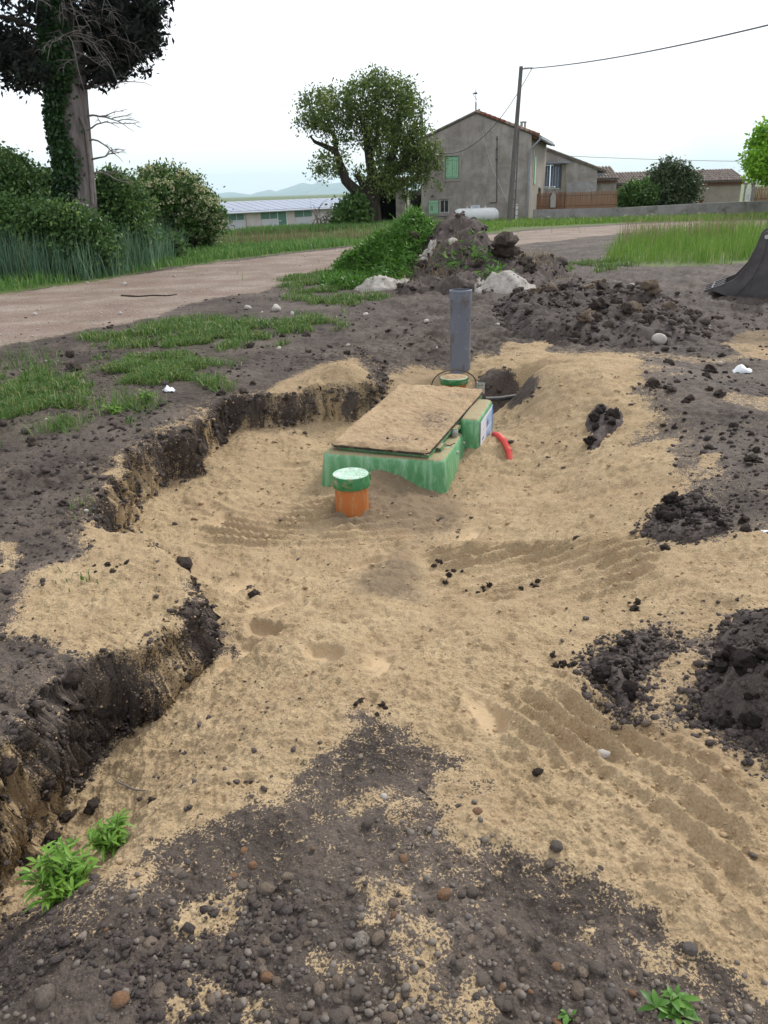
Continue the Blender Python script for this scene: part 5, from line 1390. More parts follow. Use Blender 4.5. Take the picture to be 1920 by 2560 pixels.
# ------------------------------------------------------------------ rear wing with blue doors
def box_at(u0, u1, v0, v1, Y, d=.1):
    a = atY(u0, v1, Y); b = atY(u1, v0, Y); return a[0], b[0], a[2], b[2]
YB = 55.0
wl0 = atY(1352, 380, YB); wt = atY(1375, 378, YB); we = atY(1496, 425, YB)
wing = thing('rear_wing', 'rendered farm wing with weathered blue doors and sloping tiled roof', 'building', (float(wl0[0]), YB, -.3))
ox = wing.location.x; oz = -.3
L_ = lambda u, v, Y=YB: (atY(u, v, Y)[0] - ox, atY(u, v, Y)[2] - oz)
x0_, z0_ = L_(1340, 366); x1_, z1_ = L_(1494, 424)
dx0, dzt = L_(1350, 413); dx1, dzb = L_(1402, 471)
B().prism([(x0_, 0), (dx0, 0), (dx0, z0_ - (dx0 - x0_) * (z0_ - z1_) / (x1_ - x0_)), (x0_, z0_)], 0, .4).build('wall', M['render'], wing)
zf = lambda x: z0_ - (x - x0_) * (z0_ - z1_) / (x1_ - x0_)
B().prism([(dx0, dzt), (dx1, dzt), (dx1, zf(dx1)), (dx0, zf(dx0))], 0, .4).build('wall', M['render'], wing)
B().prism([(dx0, 0), (dx1, 0), (dx1, dzb), (dx0, dzb)], 0, .4).build('wall', M['render'], wing)
B().prism([(dx1, 0), (x1_, 0), (x1_, z1_), (dx1, zf(dx1))], 0, .4).build('wall', M['render'], wing)
zp = L_(1420, 455)[1]; xp = L_(1416, 455)[0]
B().prism([(xp, 0), (x1_ - .05, 0), (x1_ - .05, zp - .1), (xp + 1.5, zp + .05), (xp, zp - .05)], -.02, -.002).build('pale_render_patch', M['palerender'], wing)
dm_ = (dx0 + dx1) / 2
for a0, a1 in ((dx0 + .02, dm_ - .02), (dm_ + .02, dx1 - .02)):
    dd = B(); w = (a1 - a0) / 4
    for k in range(4): dd.box(a0 + k * w + .008, a0 + (k + 1) * w - .008, .10, .15, dzb + .02, dzt - .02)
    dd.build('barn_door', M['bluewood'], wing)
cx1 = L_(1418, 407)[0]
B().box(dx0 - .4, cx1, -.7, -.003, dzt + .06, dzt + .16).build('door_hood', M['zinc'], wing)
B().box(dx0, dx0 + .1, -.03, -.002, dzb - .1, dzt + .05).build('door_post', M['sidewall'], wing); B().box(dx1, dx1 + .28, -.03, -.003, 0, dzt + .05).build('door_post', M['sidewall'], wing)
wr = B(); ex = .55
wr.prism([(x0_ - .6, zf(x0_ - .6) + .0), (x1_ + ex, zf(x1_ + ex)), (x1_ + ex, zf(x1_ + ex) + .14), (x0_ - .6, zf(x0_ - .6) + .14)], -.12, 7)
wroof = wr.build('roof', M['tile'], wing)
for k in range(17):
    o = link('rake_tile', TILE, None, wroof); x_ = x1_ + ex - k * .42
    o.location = (x_, -.1, zf(x_) + .10); R_ = Matrix.Rotation(math.atan((z0_ - z1_) / (x1_ - x0_)), 3, 'Y') @ Matrix.Rotation(math.radians(90), 3, 'Z'); o.rotation_euler = R_.to_euler(); o.scale = (.9, 1.15, .9)
B().box(x1_ + .30, x1_ + .42, -.06, 6.8, zf(x1_ + ex) - .16, zf(x1_ + ex) + .0).build('gutter', M['zinc'], wing)

# ------------------------------------------------------------------ low tiled outbuilding
YO = 58.0
oa, ob_ = atY(1532, 463, YO), atY(1866, 451, YO)
outb = thing('tiled_outbuilding', 'low outbuilding under a grey clay tile roof behind the garden wall', 'building', (float(oa[0]), YO, -.5))
wid = ob_[0] - oa[0]; ze = .5 * (oa[2] + ob_[2]) + .5; rise = atY(1700, 429, YO + 2.6)[2] + .5 - ze
B().box(.15, wid - .15, .35, 4.6, 0, ze - .02).build('wall', M['sidewall'], outb)
B().box(0, wid, .2, .33, ze - .22, ze - .04).build('eave_board', M['redwood'], outb)
orf = B().hexa([(0, 0, ze - .03), (wid, 0, ze - .03), (wid, 2.6, ze + rise - .03), (0, 2.6, ze + rise - .03), (0, 0, ze + .02), (wid, 0, ze + .02), (wid, 2.6, ze + rise + .02), (0, 2.6, ze + rise + .02)])
orf.hexa([(0, 2.602, ze + rise - .03), (wid, 2.602, ze + rise - .03), (wid, 5.2, ze - .03), (0, 5.2, ze - .03), (0, 2.602, ze + rise + .02), (wid, 2.602, ze + rise + .02), (wid, 5.2, ze + .02), (0, 5.2, ze + .02)])
oroof = orf.build('roof', M['tile'], outb)
ncol = 44; nrow = 6; sl_ = math.hypot(2.6, rise); ang = math.atan2(rise, 2.6)
for i in range(ncol):
    for j in range(nrow):
        o = link('roof_tile', TILE, None, oroof); f_ = j / nrow
        o.location = ((i + .5) * wid / ncol, 2.6 * f_ - .06, ze + rise * f_ + .015 + random.uniform(0, .012)); o.rotation_euler = (ang, 0, random.uniform(-.02, .02)); o.scale = (wid / ncol / .2, sl_ / nrow / .37, 1.0)
lean = thing('lean_to_shed', 'small tiled lean to between the rear wing and the outbuilding', 'shed', (float(atY(1494, 462, 57)[0]), 57, -.4))
lw = atY(1534, 452, 57)[0] - lean.location.x + .3; lz = atY(1510, 453, 57)[2] + .4
B().box(0, lw, .3, 2.5, 0, lz).build('wall', M['render'], lean)
B().box(-.1, lw, .12, .28, lz - .1, lz + .04).build('eave_board', M['redwood'], lean)
lr_ = B().hexa([(-.1, 0, lz + .05), (lw + .1, 0, lz + .05), (lw + .1, 2.4, lz + .85), (-.1, 2.4, lz + .85), (-.1, 0, lz + .1), (lw + .1, 0, lz + .1), (lw + .1, 2.4, lz + .9), (-.1, 2.4, lz + .9)]).build('roof', M['tile'], lean)
for i in range(7):
    for j in range(5):
        o = link('roof_tile', TILE, None, lr_); o.location = (-.1 + (i + .5) * (lw + .2) / 7, 2.4 * j / 5 - .05, lz + .11 + .8 * j / 5); o.rotation_euler = (math.atan2(.8, 2.4), 0, 0); o.scale = ((lw + .2) / 7 / .2, 1.35, 1)

# ------------------------------------------------------------------ garden wall, reed screens, gate
wp = [atY(1334, 552, 43.0), atY(1560, 548, 42.6), atY(1760, 543, 42.2), atY(2060, 535, 41.6)]
wtop = [atY(1334, 524, 43.0)[2], atY(1560, 519, 42.6)[2], atY(1760, 508, 42.2)[2], atY(2060, 497, 41.6)[2]]
gw = thing('garden_wall', 'long low weathered masonry wall in front of the farm buildings', 'wall', (float(wp[0][0]), 43.0, -.2))
for i in range(3):
    a, b = wp[i], wp[i + 1]; o3 = np.array(gw.location)
    V = [(a[0], a[1], -.4), (b[0], b[1], -.4), (b[0], b[1] + .25, -.4), (a[0], a[1] + .25, -.4), (a[0], a[1], wtop[i]), (b[0], b[1], wtop[i + 1]), (b[0], b[1] + .25, wtop[i + 1]), (a[0], a[1] + .25, wtop[i])]
    B().hexa([np.array(v) - o3 for v in V]).build('wall_section', M['gardenwall'], gw)
for i in range(60):
    f_ = random.uniform(0, 1); x = wp[0][0] + f_ * (wp[2][0] - wp[0][0]); y = 43.0 - .8 * f_ - .05
    o = link('stone', ROCK[i % 5], None, gw); s_ = random.uniform(.05, .12)
    o.location = (x - gw.location.x, y - 43.0 + .02, random.uniform(.0, .35)); o.scale = (s_ * 1.3, .06, s_ * .7)
def reed_panel(label, u0, u1, v0a, v0b, v1, Y, mat, dip=0):
    a, b = atY(u0, v0a, Y), atY(u1, v0b, Y); zb = atY((u0 + u1) / 2, v1, Y)[2]
    t = thing('reed_screen', label, 'fence', (float(a[0]), Y, float(zb)))
    n = int((b[0] - a[0]) / .022); r_ = B()
    for i in range(n):
        f_ = (i + .5) / n; zt = a[2] + (b[2] - a[2]) * f_ - zb + random.uniform(-.05, .03); x = f_ * (b[0] - a[0])
        r_.tube([(x, random.uniform(-.012, .012), 0), (x + random.uniform(-.02, .02), random.uniform(-.012, .012), zt)], .012, 4)
    o = r_.build('reeds', M[mat], t); o['kind'] = 'stuff'
    H_ = a[2] - zb
    for zz in (.2, .8): B().tube([(0, -.022, H_ * zz), (b[0] - a[0], -.022, H_ * zz)], .008, 4).build('binding_wire', M['darkmetal'], t)
    for k in range(3): B().box(k * (b[0] - a[0] - .06) / 2, k * (b[0] - a[0] - .06) / 2 + .06, .02, .08, -.1, H_ * .97).build('post', M['wood'], t)
    return t
ra = reed_panel('dark red brown reed screen on the wall beside the house', 1343, 1414, 483, 480, 524, 43.1, 'reedscreen2')
reed_panel('lighter brown reed screen on the wall below the rear wing', 1415, 1544, 481, 476, 521, 43.05, 'reedscreen')
a = atY(1377, 519, 43.0); b = atY(1389, 486, 43.0)
o = B().prism([(-.13, 0), (.13, 0), (.15, .50), (0, .80), (-.15, .50)], -.02, .02).build('wall_plaque', M['stonetrim'], None, bevel=.006)
o.location = (float(a[0] + b[0]) / 2, 43.02, float(a[2])); tag(o, 'pale pointed house shaped board on the dark reed screen', 'board')
gt = atY(1862, 503, 46); gtt = atY(1878, 471, 46)
gate = thing('garden_gate', 'white wrought iron gate beside the low outbuilding', 'gate', (float(gt[0]), 46.0, float(gt[2])))
gw_ = gtt[0] - gt[0]; gh = gtt[2] - gt[2]
for x in (0, gw_): B().box(x - .02, x + .02, -.02, .02, 0, gh).build('stile', M['pvcwhite'], gate)
for z in (.03, gh * .5, gh - .05): B().box(.02, gw_ - .02, -.015, .015, z, z + .04).build('rail', M['pvcwhite'], gate)
for k in range(4): B().box(.06 + k * (gw_ - .12) / 3 - .01, .06 + k * (gw_ - .12) / 3 + .01, -.01, .01, .07, gh - .05).build('bar', M['pvcwhite'], gate)
B().box(.05, gw_ - .05, .012, .02, .07, gh * .5).build('panel', M['signwhite'], gate)
for k, (u0, u1, lb) in enumerate(((1862, 1868, 'stone gate pillar at the outbuilding corner'), (1879, 1888, 'stone gate pillar at the reed hedge end'))):
    a = atY(u0, 505, 46.4); b = atY(u1, 462, 46.4); p = thing('gate_pillar', lb, 'pillar', (float(a[0]), 46.4, float(a[2])))
    B().box(0, b[0] - a[0], 0, .3, -.3, b[2] - a[2]).build('shaft', M['gardenwall'], p); B().box(-.04, b[0] - a[0] + .04, -.04, .34, b[2] - a[2] + .002, b[2] - a[2] + .1).build('cap_stone', M['tile'], p)
reed_panel('brown reed screen beyond the gate pillar', 1884, 1990, 467, 462, 503, 46.6, 'reedscreen')
# parked car behind the wall
M['carwhite'] = simple('white_car_paint', (.62, .63, .64, 1), None, 5, .3, spec=.5)
M['redlens'] = simple('red_lens', (.45, .02, .02, 1), None, 5, .3)
ca = atY(1728, 505, 48); cb_ = atY(1757, 486, 48); hz_ = cb_[2]
car = thing('parked_car', 'white car parked behind the garden wall with its tail showing', 'car', (float(cb_[0]) - 3.6, 48.0, -.1))
zt_ = hz_ + .1
prof = [(0, .35), (0, .62 * zt_), (.7, .70 * zt_), (1.25, zt_), (3.1, zt_), (3.45, .72 * zt_), (3.6, .66 * zt_), (3.62, .35)]
B().prism(prof, 0, 1.6).build('body', M['carwhite'], car, bevel=.05)
B().prism([(2.3, .74 * zt_), (3.36, .74 * zt_), (3.08, zt_ - .06), (2.3, zt_ - .06)], -.006, .0).build('side_window', M['darkglass'], car)
B().prism([(1.0, .74 * zt_), (2.2, .74 * zt_), (2.2, zt_ - .06), (1.3, zt_ - .06)], -.006, .0).build('side_window', M['darkglass'], car)
B().hexa([(3.14, .1, zt_ - .04), (3.46, .1, .76 * zt_), (3.46, 1.5, .76 * zt_), (3.14, 1.5, zt_ - .04), (3.16, .1, zt_ - .02), (3.49, .1, .765 * zt_), (3.49, 1.5, .765 * zt_), (3.16, 1.5, zt_ - .02)]).build('rear_window', M['darkglass'], car)
for y_ in (-.012, 1.45): B().box(3.40, 3.63, y_, y_ + .17, .56 * zt_, .70 * zt_).build('tail_light', M['redlens'], car, bevel=.01)
for x_ in (.7, 2.9):
    for y_ in (-.02, 1.42):
        w_ = B().tube([(x_, y_, .3), (x_, y_ + .2, .3)], .3, 20).build('wheel', M['rubber'], car, True); B().tube([(x_, y_ - .006 if y_ < 0 else y_ + .2, .3), (x_, y_ if y_ < 0 else y_ + .206, .3)], .19, 16).build('rim', M['steel'], w_)

# ------------------------------------------------------------------ gas tank, pole, meter box
ta, tb_ = atY(1133, 538, 44), atY(1247, 538, 44); tt_, tbm = atY(1190, 520, 44)[2], atY(1190, 557, 44)[2]
R_ = (tt_ - tbm) / 2 + .02; Lg = tb_[0] - ta[0]; zc = tt_ - R_
gas = thing('gas_tank', 'white horizontal gas tank standing against the house gable', 'gas tank', (float(ta[0]), 44.0, float(zc - R_ - .12)), -.03)
prof_g = [(.0001, 0), (R_ * .5, .04), (R_ * .8, .12), (R_ * .96, .24), (R_, .38), (R_, Lg - .38), (R_ * .96, Lg - .24), (R_ * .8, Lg - .12), (R_ * .5, Lg - .04), (.0001, Lg)]
o = B().lathe(prof_g, n=36, closed=False).build('vessel', M['whitetank'], gas, True); o.matrix_local = Matrix.Translation((0, 0, R_ + .12)) @ Matrix.Rotation(math.radians(90), 4, 'Y')
sa, sb = atY(1177, 522.5, 43.9), atY(1199, 512.5, 43.9)
sg = B().box(0, sb[0] - sa[0], -.02, 0, 0, sb[2] - sa[2]).build('sign_plate', M['signwhite'], gas, bevel=.01); sg.location = (sa[0] - ta[0], -.1, sa[2] - gas.location.z)
M['signblue'] = simple('sign_print', (.10, .16, .30, 1), None, 5, .5)
cu = bpy.data.curves.new('sign_text', 'FONT'); cu.body = 'Butagaz'; cu.size = .135; cu.align_x = 'CENTER'
to_ = bpy.data.objects.new('sign_text', cu); COL.objects.link(to_); to_.data.materials.append(M['signblue'])
dg_ = bpy.context.evaluated_depsgraph_get(); dg_.update(); tm = bpy.data.meshes.new_from_object(to_.evaluated_get(dg_)); bpy.data.objects.remove(to_)
tob = link('sign_text', tm, M['signblue'], sg); tob.location = ((sb[0] - sa[0]) / 2, -.023, .11); tob.rotation_euler = (math.radians(90), 0, 0); tob['kind'] = 'stuff'
B().box(.08, sb[0] - sa[0] - .08, -.0215, -.0203, .045, .07).build('sign_line', M['signblue'], sg)
for f_ in (.30, .70): B().lathe([(.03, -.03), (.03, .07), (.05, .07), (.05, .09), (.0001, .09)], n=12, closed=False).build('lifting_lug', M['whitetank'], gas, True).location = (f_ * Lg, 0, 2 * R_ + .12)
for f_ in (.2, .8): B().box(f_ * Lg - .05, f_ * Lg + .05, -.28, .28, -.25, .2).build('foot', M['whitetank'], gas, bevel=.01)
pb, pt = atY(1272, 556, 42), atY(1303, 166, 42)
pole = thing('utility_pole', 'tall leaning utility pole with rung strips in front of the farmhouse', 'utility pole', (float(pb[0]), 42.0, -.15))
pv = np.array(pt) - np.array([pb[0], 42, -.15])
B().tube([(0, 0, -.4)] + [tuple(pv * f_) for f_ in (0, .25, .5, .75, 1)], [.135, .13, .12, .11, .10, .09], 12).build('shaft', M['polewood'], pole, True)
c0 = np.array([.28, .02, 0]); c1 = pv * .62 + np.array([.13, .0, 0])
B().tube([c0 - np.array([0, 0, .3]), c0, (c0 + c1) / 2, c1], [.035, .035, .033, .03], 8).build('cable_duct', M['polewood'], pole, True)
for k in range(11):
    f_ = .05 + k * .06; p = pv * f_; q = c0 * (1 - f_ / .62) + c1 * (f_ / .62)
    if f_ < .62: B().tube([p, q], .02, 5).build('rung_strap', M['darkmetal'], pole)
    else: B().tube([p - np.array([.12, 0, 0]), p + np.array([.12, 0, 0])], .02, 5).build('rung_strap', M['darkmetal'], pole)
ins = pv * .985
B().tube([ins, ins + np.array([.25, -.05, .0]), ins + np.array([.55, -.1, .02])], [.03, .03, .02], 6).build('cable_clamp', M['darkmetal'], pole)
for k in range(3): B().lathe([(.02, -.05), (.05, -.03), (.05, .03), (.02, .05)], n=10).build('insulator', M['steel'], pole, True).location = tuple(ins + np.array([.2 + .13 * k, -.06, .02]))
def catenary(a, b, sag, n=24):
    a, b = np.array(a, float), np.array(b, float)
    return [a + (b - a) * t - np.array([0, 0, sag * 4 * t * (1 - t)]) for t in np.linspace(0, 1, n)]
def cable(label, a, b, sag, r):
    tag(B().tube(catenary(a, b, sag), r, 5).build('overhead_cable', M['cable'], None, True), label, 'cable')
world_ins = np.array([pb[0], 42.0, -.15]) + ins
far_end = atY(1920, 76, 25); ext_ = np.array(far_end) + (np.array(far_end) - world_ins) * .35 + np.array([0, 0, .5])
cable('thick overhead cable running from the utility pole out over the yard', world_ins + np.array([.5, -.1, 0]), ext_, .28, .022)
he = HM @ np.r_[local_hit(1100, 383, y=-.05), 1]
cable('slack service cable from the utility pole to the house gable', world_ins + np.array([.5, -.1, 0]), he[:3], 1.1, .016)
cable('thin distant overhead line beyond the farm roofs', atY(1380, 388, 75), atY(2050, 404, 75), .15, .02)
mb = atY(1286, 555, 44.2); mt_ = atY(1295.5, 510, 44.2)
mbx = thing('meter_box', 'slim cream meter cabinet between the pole and the downpipe', 'meter box', (float(mb[0]), 44.2, -.12))
B().box(0, mt_[0] - mb[0], 0, .18, -.1, mt_[2] + .12).build('cabinet', M['pvcwhite'], mbx, bevel=.015)
for z in (.33, .62, .85): B().box(-.006, mt_[0] - mb[0] + .006, -.008, .0, z, z + .03).build('strap', M['darkmetal'], mbx)

# ------------------------------------------------------------------ shed, hut and far post left of the house
M['darkwood'] = simple('dark_boards', (.030, .026, .024, 1), (.055, .048, .044, 1), 5, .9, stretch=(4, 4, .2))
ys_ = 49.0
s0 = atY(940, 560, ys_); s1 = atY(1045, 560, ys_); zt_ = atY(1000, 455, ys_)[2]
shed = thing('open_shed', 'dark open sided shed behind the walnut tree with a grey corner pier', 'shed', (float(s0[0]), ys_, -.2))
sw_ = s1[0] - s0[0]; sh = zt_ + .2
B().box(-.1, sw_ * .62, 3.0, 3.15, 0, sh).build('back_wall', M['darkwood'], shed); B().box(-.1, 0.05, .2, 2.99, 0, sh).build('side_wall', M['darkwood'], shed); B().box(sw_ * .50, sw_ * .52, .5, 2.99, 0, sh).build('side_wall', M['darkwood'], shed)
px0 = atY(991, 560, ys_)[0] - s0[0]; px1 = atY(1014, 560, ys_)[0] - s0[0]
B().box(px0, px1, -.1, .3, 0, sh - .002).build('corner_pier', M['render'], shed)
B().box(px1 + .03, px1 + .12, -.15, -.05, 0, sh).build('post', M['wood'], shed)
B().hexa([(-.4, -.6, sh - .1), (sw_ + .4, -.6, sh + .1), (sw_ + .4, 3.5, sh + .1), (-.4, 3.5, sh - .1), (-.4, -.6, sh + .1), (sw_ + .4, -.6, sh + .3), (sw_ + .4, 3.5, sh + .3), (-.4, 3.5, sh + .1)]).build('roof', M['redwood'], shed)
h0 = atY(1027, 553, 52); h1 = atY(1062, 480, 52)
hut = thing('site_hut', 'grey metal hut with white roof and barred window beside the house', 'hut', (float(h0[0]), 52.0, -.4))
hw = h1[0] - h0[0]; hh_ = h1[2] + .4
B().box(0, hw, 0, 2.2, 0, hh_ - .18).build('wall', M['gardenwall'], hut); B().box(-.08, hw + .05, -.08, 2.3, hh_ - .178, hh_ + .12).build('roof', M['signwhite'], hut)
w0, w1 = atY(1045, 526, 52), atY(1056, 500, 52)
hwin = B().box(w0[0] - h0[0], w1[0] - h0[0], -.03, -.002, w0[2] + .4, w1[2] + .4).build('window', M['darkglass'], hut)
for k in range(3): B().box(w0[0] - h0[0] + k * .09, w0[0] - h0[0] + k * .09 + .025, -.05, -.031, w0[2] + .4, w1[2] + .4).build('window_bar', M['darkmetal'], hwin)
a, b = atY(1054, 330, 56), atY(1053, 277, 56)
o = B().tube([(0, 0, 0), (0, 0, float(b[2]) + .4)], [.12, .09], 8).build('far_pole', M['polewood'], None, True); o.location = (float(a[0]), 56, -.4); tag(o, 'plain wooden pole rising behind the walnut tree', 'pole')

# ------------------------------------------------------------------ long barn with solar roof
M['barnwall'] = simple('barn_panel', (.50, .44, .43, 1), (.56, .51, .50, 1), .6, .8, dirt=(.40, .35, .33, 1), dirt_amt=.5, dscale=.8)
M['barnwall2'] = simple('barn_panel_grey', (.46, .46, .50, 1), (.52, .52, .55, 1), .6, .8)
M['barngreen'] = simple('green_shutter_panel', (.060, .155, .115, 1), (.09, .20, .15, 1), 1.5, .5)
M['solar'] = simple('solar_glass', (.085, .12, .20, 1), (.11, .15, .24, 1), .3, .16, spec=.8)
M['barnframe'] = simple('white_metal', (.66, .68, .70, 1), None, 3, .45)
e0 = atY(571, 534, 92); e1 = atY(847, 521, 105)
dirb = np.array([e1[0] - e0[0], e1[1] - e0[1]]); LB = np.linalg.norm(dirb); rotb = math.atan2(dirb[1], dirb[0])
bz = -2.2
barn = thing('long_barn', 'long low white barn with solar panels on its roof beyond the field', 'barn', (float(e0[0]), 92.0, bz), rotb)
BI = np.linalg.inv(np.array(Matrix.Translation((float(e0[0]), 92.0, bz)) @ Matrix.Rotation(rotb, 4, 'Z')))
bh = lambda u, v, y=0: local_hit(u, v, y, None, BI)
x0b, x1b = -9.0, LB + 9; zeb = .5 * (e0[2] + e1[2]) - bz
B().box(x0b, x1b, .4, 9.6, -.3, zeb).build('wall', M['barnwall'], barn)
feat = [('window', 573, 609, 537, 551), ('window', 654, 694, 533, 548), ('window', 738, 779, 529, 543)]
for nm, u0, u1, v0, v1 in feat:
    a, b = bh(u0, v1, .35), bh(u1, v0, .35)
    w = B().box(a[0], b[0], .34, .398, a[2], zeb - .02).build('window', M['barngreen'], barn)
    B().box((a[0] + b[0]) / 2 - .04, (a[0] + b[0]) / 2 + .04, .32, .339, a[2], zeb - .02).build('mullion', M['barnwall2'], w)
    B().box(a[0], b[0], .36, .398, -.2, a[2] - .02).build('grey_panel', M['barnwall2'], barn)
a, b = bh(697, 568, .35), bh(715, 532, .35)
dr = B().box(a[0], b[0], .35, .398, .1, zeb - .05).build('door', M['barngreen'], barn)
for x0, x1 in ((a[0] - .1, a[0]), (b[0], b[0] + .1)): B().box(x0, x1, .33, .397, .1, zeb - .03).build('door_frame', M['barnframe'], dr)
B().box(a[0] + .1, a[0] + .5, .33, .349, 1.0, 1.06).build('handle', M['barnframe'], dr)
for xs_ in np.arange(x0b, x1b, 3.9): B().box(xs_, xs_ + .06, .37, .397, -.2, zeb).build('seam_strip', M['gardenwall'], barn)
rd = bh(571, 507, 5.0); zrb = rd[2]
barn_roof = B().hexa([(x0b, -.3, zeb + .0), (x1b, -.3, zeb + .0), (x1b, 5, zrb), (x0b, 5, zrb), (x0b, -.3, zeb + .12), (x1b, -.3, zeb + .12), (x1b, 5, zrb + .12), (x0b, 5, zrb + .12)])
barn_roof.hexa([(x0b, 5.002, zrb), (x1b, 5.002, zrb), (x1b, 10.3, zeb), (x0b, 10.3, zeb), (x0b, 5.002, zrb + .12), (x1b, 5.002, zrb + .12), (x1b, 10.3, zeb + .12), (x0b, 10.3, zeb + .12)])
br = barn_roof.build('roof', M['barnframe'], barn)
pw = 1.35; npan = int((x1b - x0b) / pw)
for i in range(npan):
    xa_ = x0b + i * pw + .05; xb_ = x0b + (i + 1) * pw - .05
    y0, y1 = -.15, 4.7; z0 = zeb + .12 + (zrb - zeb) * (y0 + .3) / 5.3; z1 = zeb + .12 + (zrb - zeb) * (y1 + .3) / 5.3
    B().hexa([(xa_, y0, z0 + .01), (xb_, y0, z0 + .01), (xb_, y1, z1 + .01), (xa_, y1, z1 + .01), (xa_, y0, z0 + .06), (xb_, y0, z0 + .06), (xb_, y1, z1 + .06), (xa_, y1, z1 + .06)]).build('solar_panel', M['solar'], br)
B().tube([(x0b, -.38, zeb + .02), (x1b, -.38, zeb + .02)], .09, 8).build('gutter', M['zinc'], barn)

# ------------------------------------------------------------------ digger bucket
M['bucketsteel'] = simple('worn_bucket_steel', (.050, .046, .050, 1), (.105, .098, .100, 1), 5, .55, .006, 25, metal=.35, dirt=(.055, .042, .038, 1), dirt_amt=.8, dscale=3.5)
YK = 11.5
kp = lambda u, v: (lambda p: (p[0], p[2]))(atY(u, v, YK))
bo = kp(1895, 752); bkt = thing('digger_bucket', 'worn steel digger bucket resting on the churned earth', 'digger bucket', (float(bo[0]), YK, 0.0), -math.radians(25))
def kq(u, v):
    p = kp(u, v); return (p[0] - bo[0], max(p[1], -.03))
side = [kq(1785, 728), kq(1840, 702), kq(1870, 668), kq(1890, 628), kq(1905, 590), kq(1915, 578), kq(1985, 575), kq(2060, 640), kq(2055, 715), kq(1990, 755), kq(1900, 757), kq(1830, 750)]
B().prism(side, -.015, .015).build('side_plate', M['bucketsteel'], bkt, bevel=.004); B().prism(side, .80, .83).build('side_plate', M['bucketsteel'], bkt, bevel=.004)
shell = side[6:] + [side[0]]
sh_ = B()
for i in range(len(shell) - 1):
    (xa_, za_), (xb_, zb_) = shell[i], shell[i + 1]
    d = np.array([xb_ - xa_, zb_ - za_]); n_ = np.array([-d[1], d[0]]) / (np.linalg.norm(d) + 1e-9) * .02
    sh_.hexa([(xa_, .016, za_), (xb_, .016, zb_), (xb_, .799, zb_), (xa_, .799, za_), (xa_ - n_[0], .016, za_ - n_[1]), (xb_ - n_[0], .016, zb_ - n_[1]), (xb_ - n_[0], .799, zb_ - n_[1]), (xa_ - n_[0], .799, za_ - n_[1])])
sh_.build('curved_shell', M['bucketsteel'], bkt)
wear = [kq(1787, 731), kq(1842, 706), kq(1872, 672), kq(1892, 632), kq(1906, 594), kq(1918, 600), kq(1905, 650), kq(1880, 700), kq(1850, 735), kq(1835, 748)]
B().prism(wear, -.035, -.0155).build('side_cutter', M['bucketsteel'], bkt, bevel=.004)
tip = kq(1770, 733); rt = kq(1818, 712); rb_ = kq(1815, 730)
for y_ in (-.03, .24, .5, .76):
    B().hexa([(tip[0], y_, tip[1] - .012), (rb_[0], y_ - .01, rb_[1]), (rb_[0], y_ + .08, rb_[1]), (tip[0], y_ + .06, tip[1] - .012), (tip[0], y_, tip[1] + .004), (rt[0], y_ - .01, rt[1]), (rt[0], y_ + .08, rt[1]), (tip[0], y_ + .06, tip[1] + .004)]).build('tooth', M['bucketsteel'], bkt)
pv_ = kq(1917, 592)
for y_ in (-.06, .81): B().tube([(pv_[0], y_, pv_[1]), (pv_[0], y_ + .05, pv_[1])], .028, 14).build('pivot_pin', M['steel'], bkt, True)
for (u, v) in ((1882, 705), (1900, 672)):
    q_ = kq(u, v); B().lathe([(.012, 0), (.012, .008), (.0001, .01)], n=8, closed=False).build('bolt', M['bucketsteel'], bkt).matrix_local = Matrix.Translation((q_[0], -.016, q_[1])) @ Matrix.Rotation(math.radians(90), 4, 'X')

# ------------------------------------------------------------------ trees and shrubs
def lob(pts, Y, sc, ox, oy, dep=1.0, jit=.5, seed=0):
    """crown lobes noted as (x, y, r) on an enlarged view with scale sc and corner (ox, oy)"""
    g = np.random.default_rng(seed); out = []
    for (x, y, r) in pts:
        Yd = Y + g.uniform(-jit, jit); c = atY(ox + x * sc, oy + y * sc, Yd); rr = r * sc * Yd / FPX
        out.append(((c[0], c[1], c[2]), (rr, rr * dep, rr)))
    return out
def tree(name, label, cat, base, lobes, limbs, mat, barkm, n, size, seed, cl=40, cr=.2, aspect=.5, group=None, shell=.4, parts=('trunk', 'crown')):
    t = thing(name, label, cat, base, 0, group); o3 = np.array(base)
    if limbs:
        b = B()
        for pts_, rad in limbs: b.tube([np.array(p) - o3 for p in pts_], rad, 8)
        b.build(parts[0], M[barkm], t, True)
    P, T = lobes_points(lobes, n, seed, cl, cr, shell)
    P = P[P[:, 2] > base[2] + .02] if len(P) else P
    T = T[:len(P)]
    leaf_cloud(parts[1], P - o3, size, M[mat], seed + 1, t, aspect, T, .2, 'stuff')
    return t
def wig(a, b, n=5, k=.08, seed=0):
    g = np.random.default_rng(seed); a, b = np.array(a, float), np.array(b, float); L = np.linalg.norm(b - a)
    return [a + (b - a) * i / n + (g.normal(0, k * L, 3) if 0 < i < n else 0) for i in range(n + 1)]
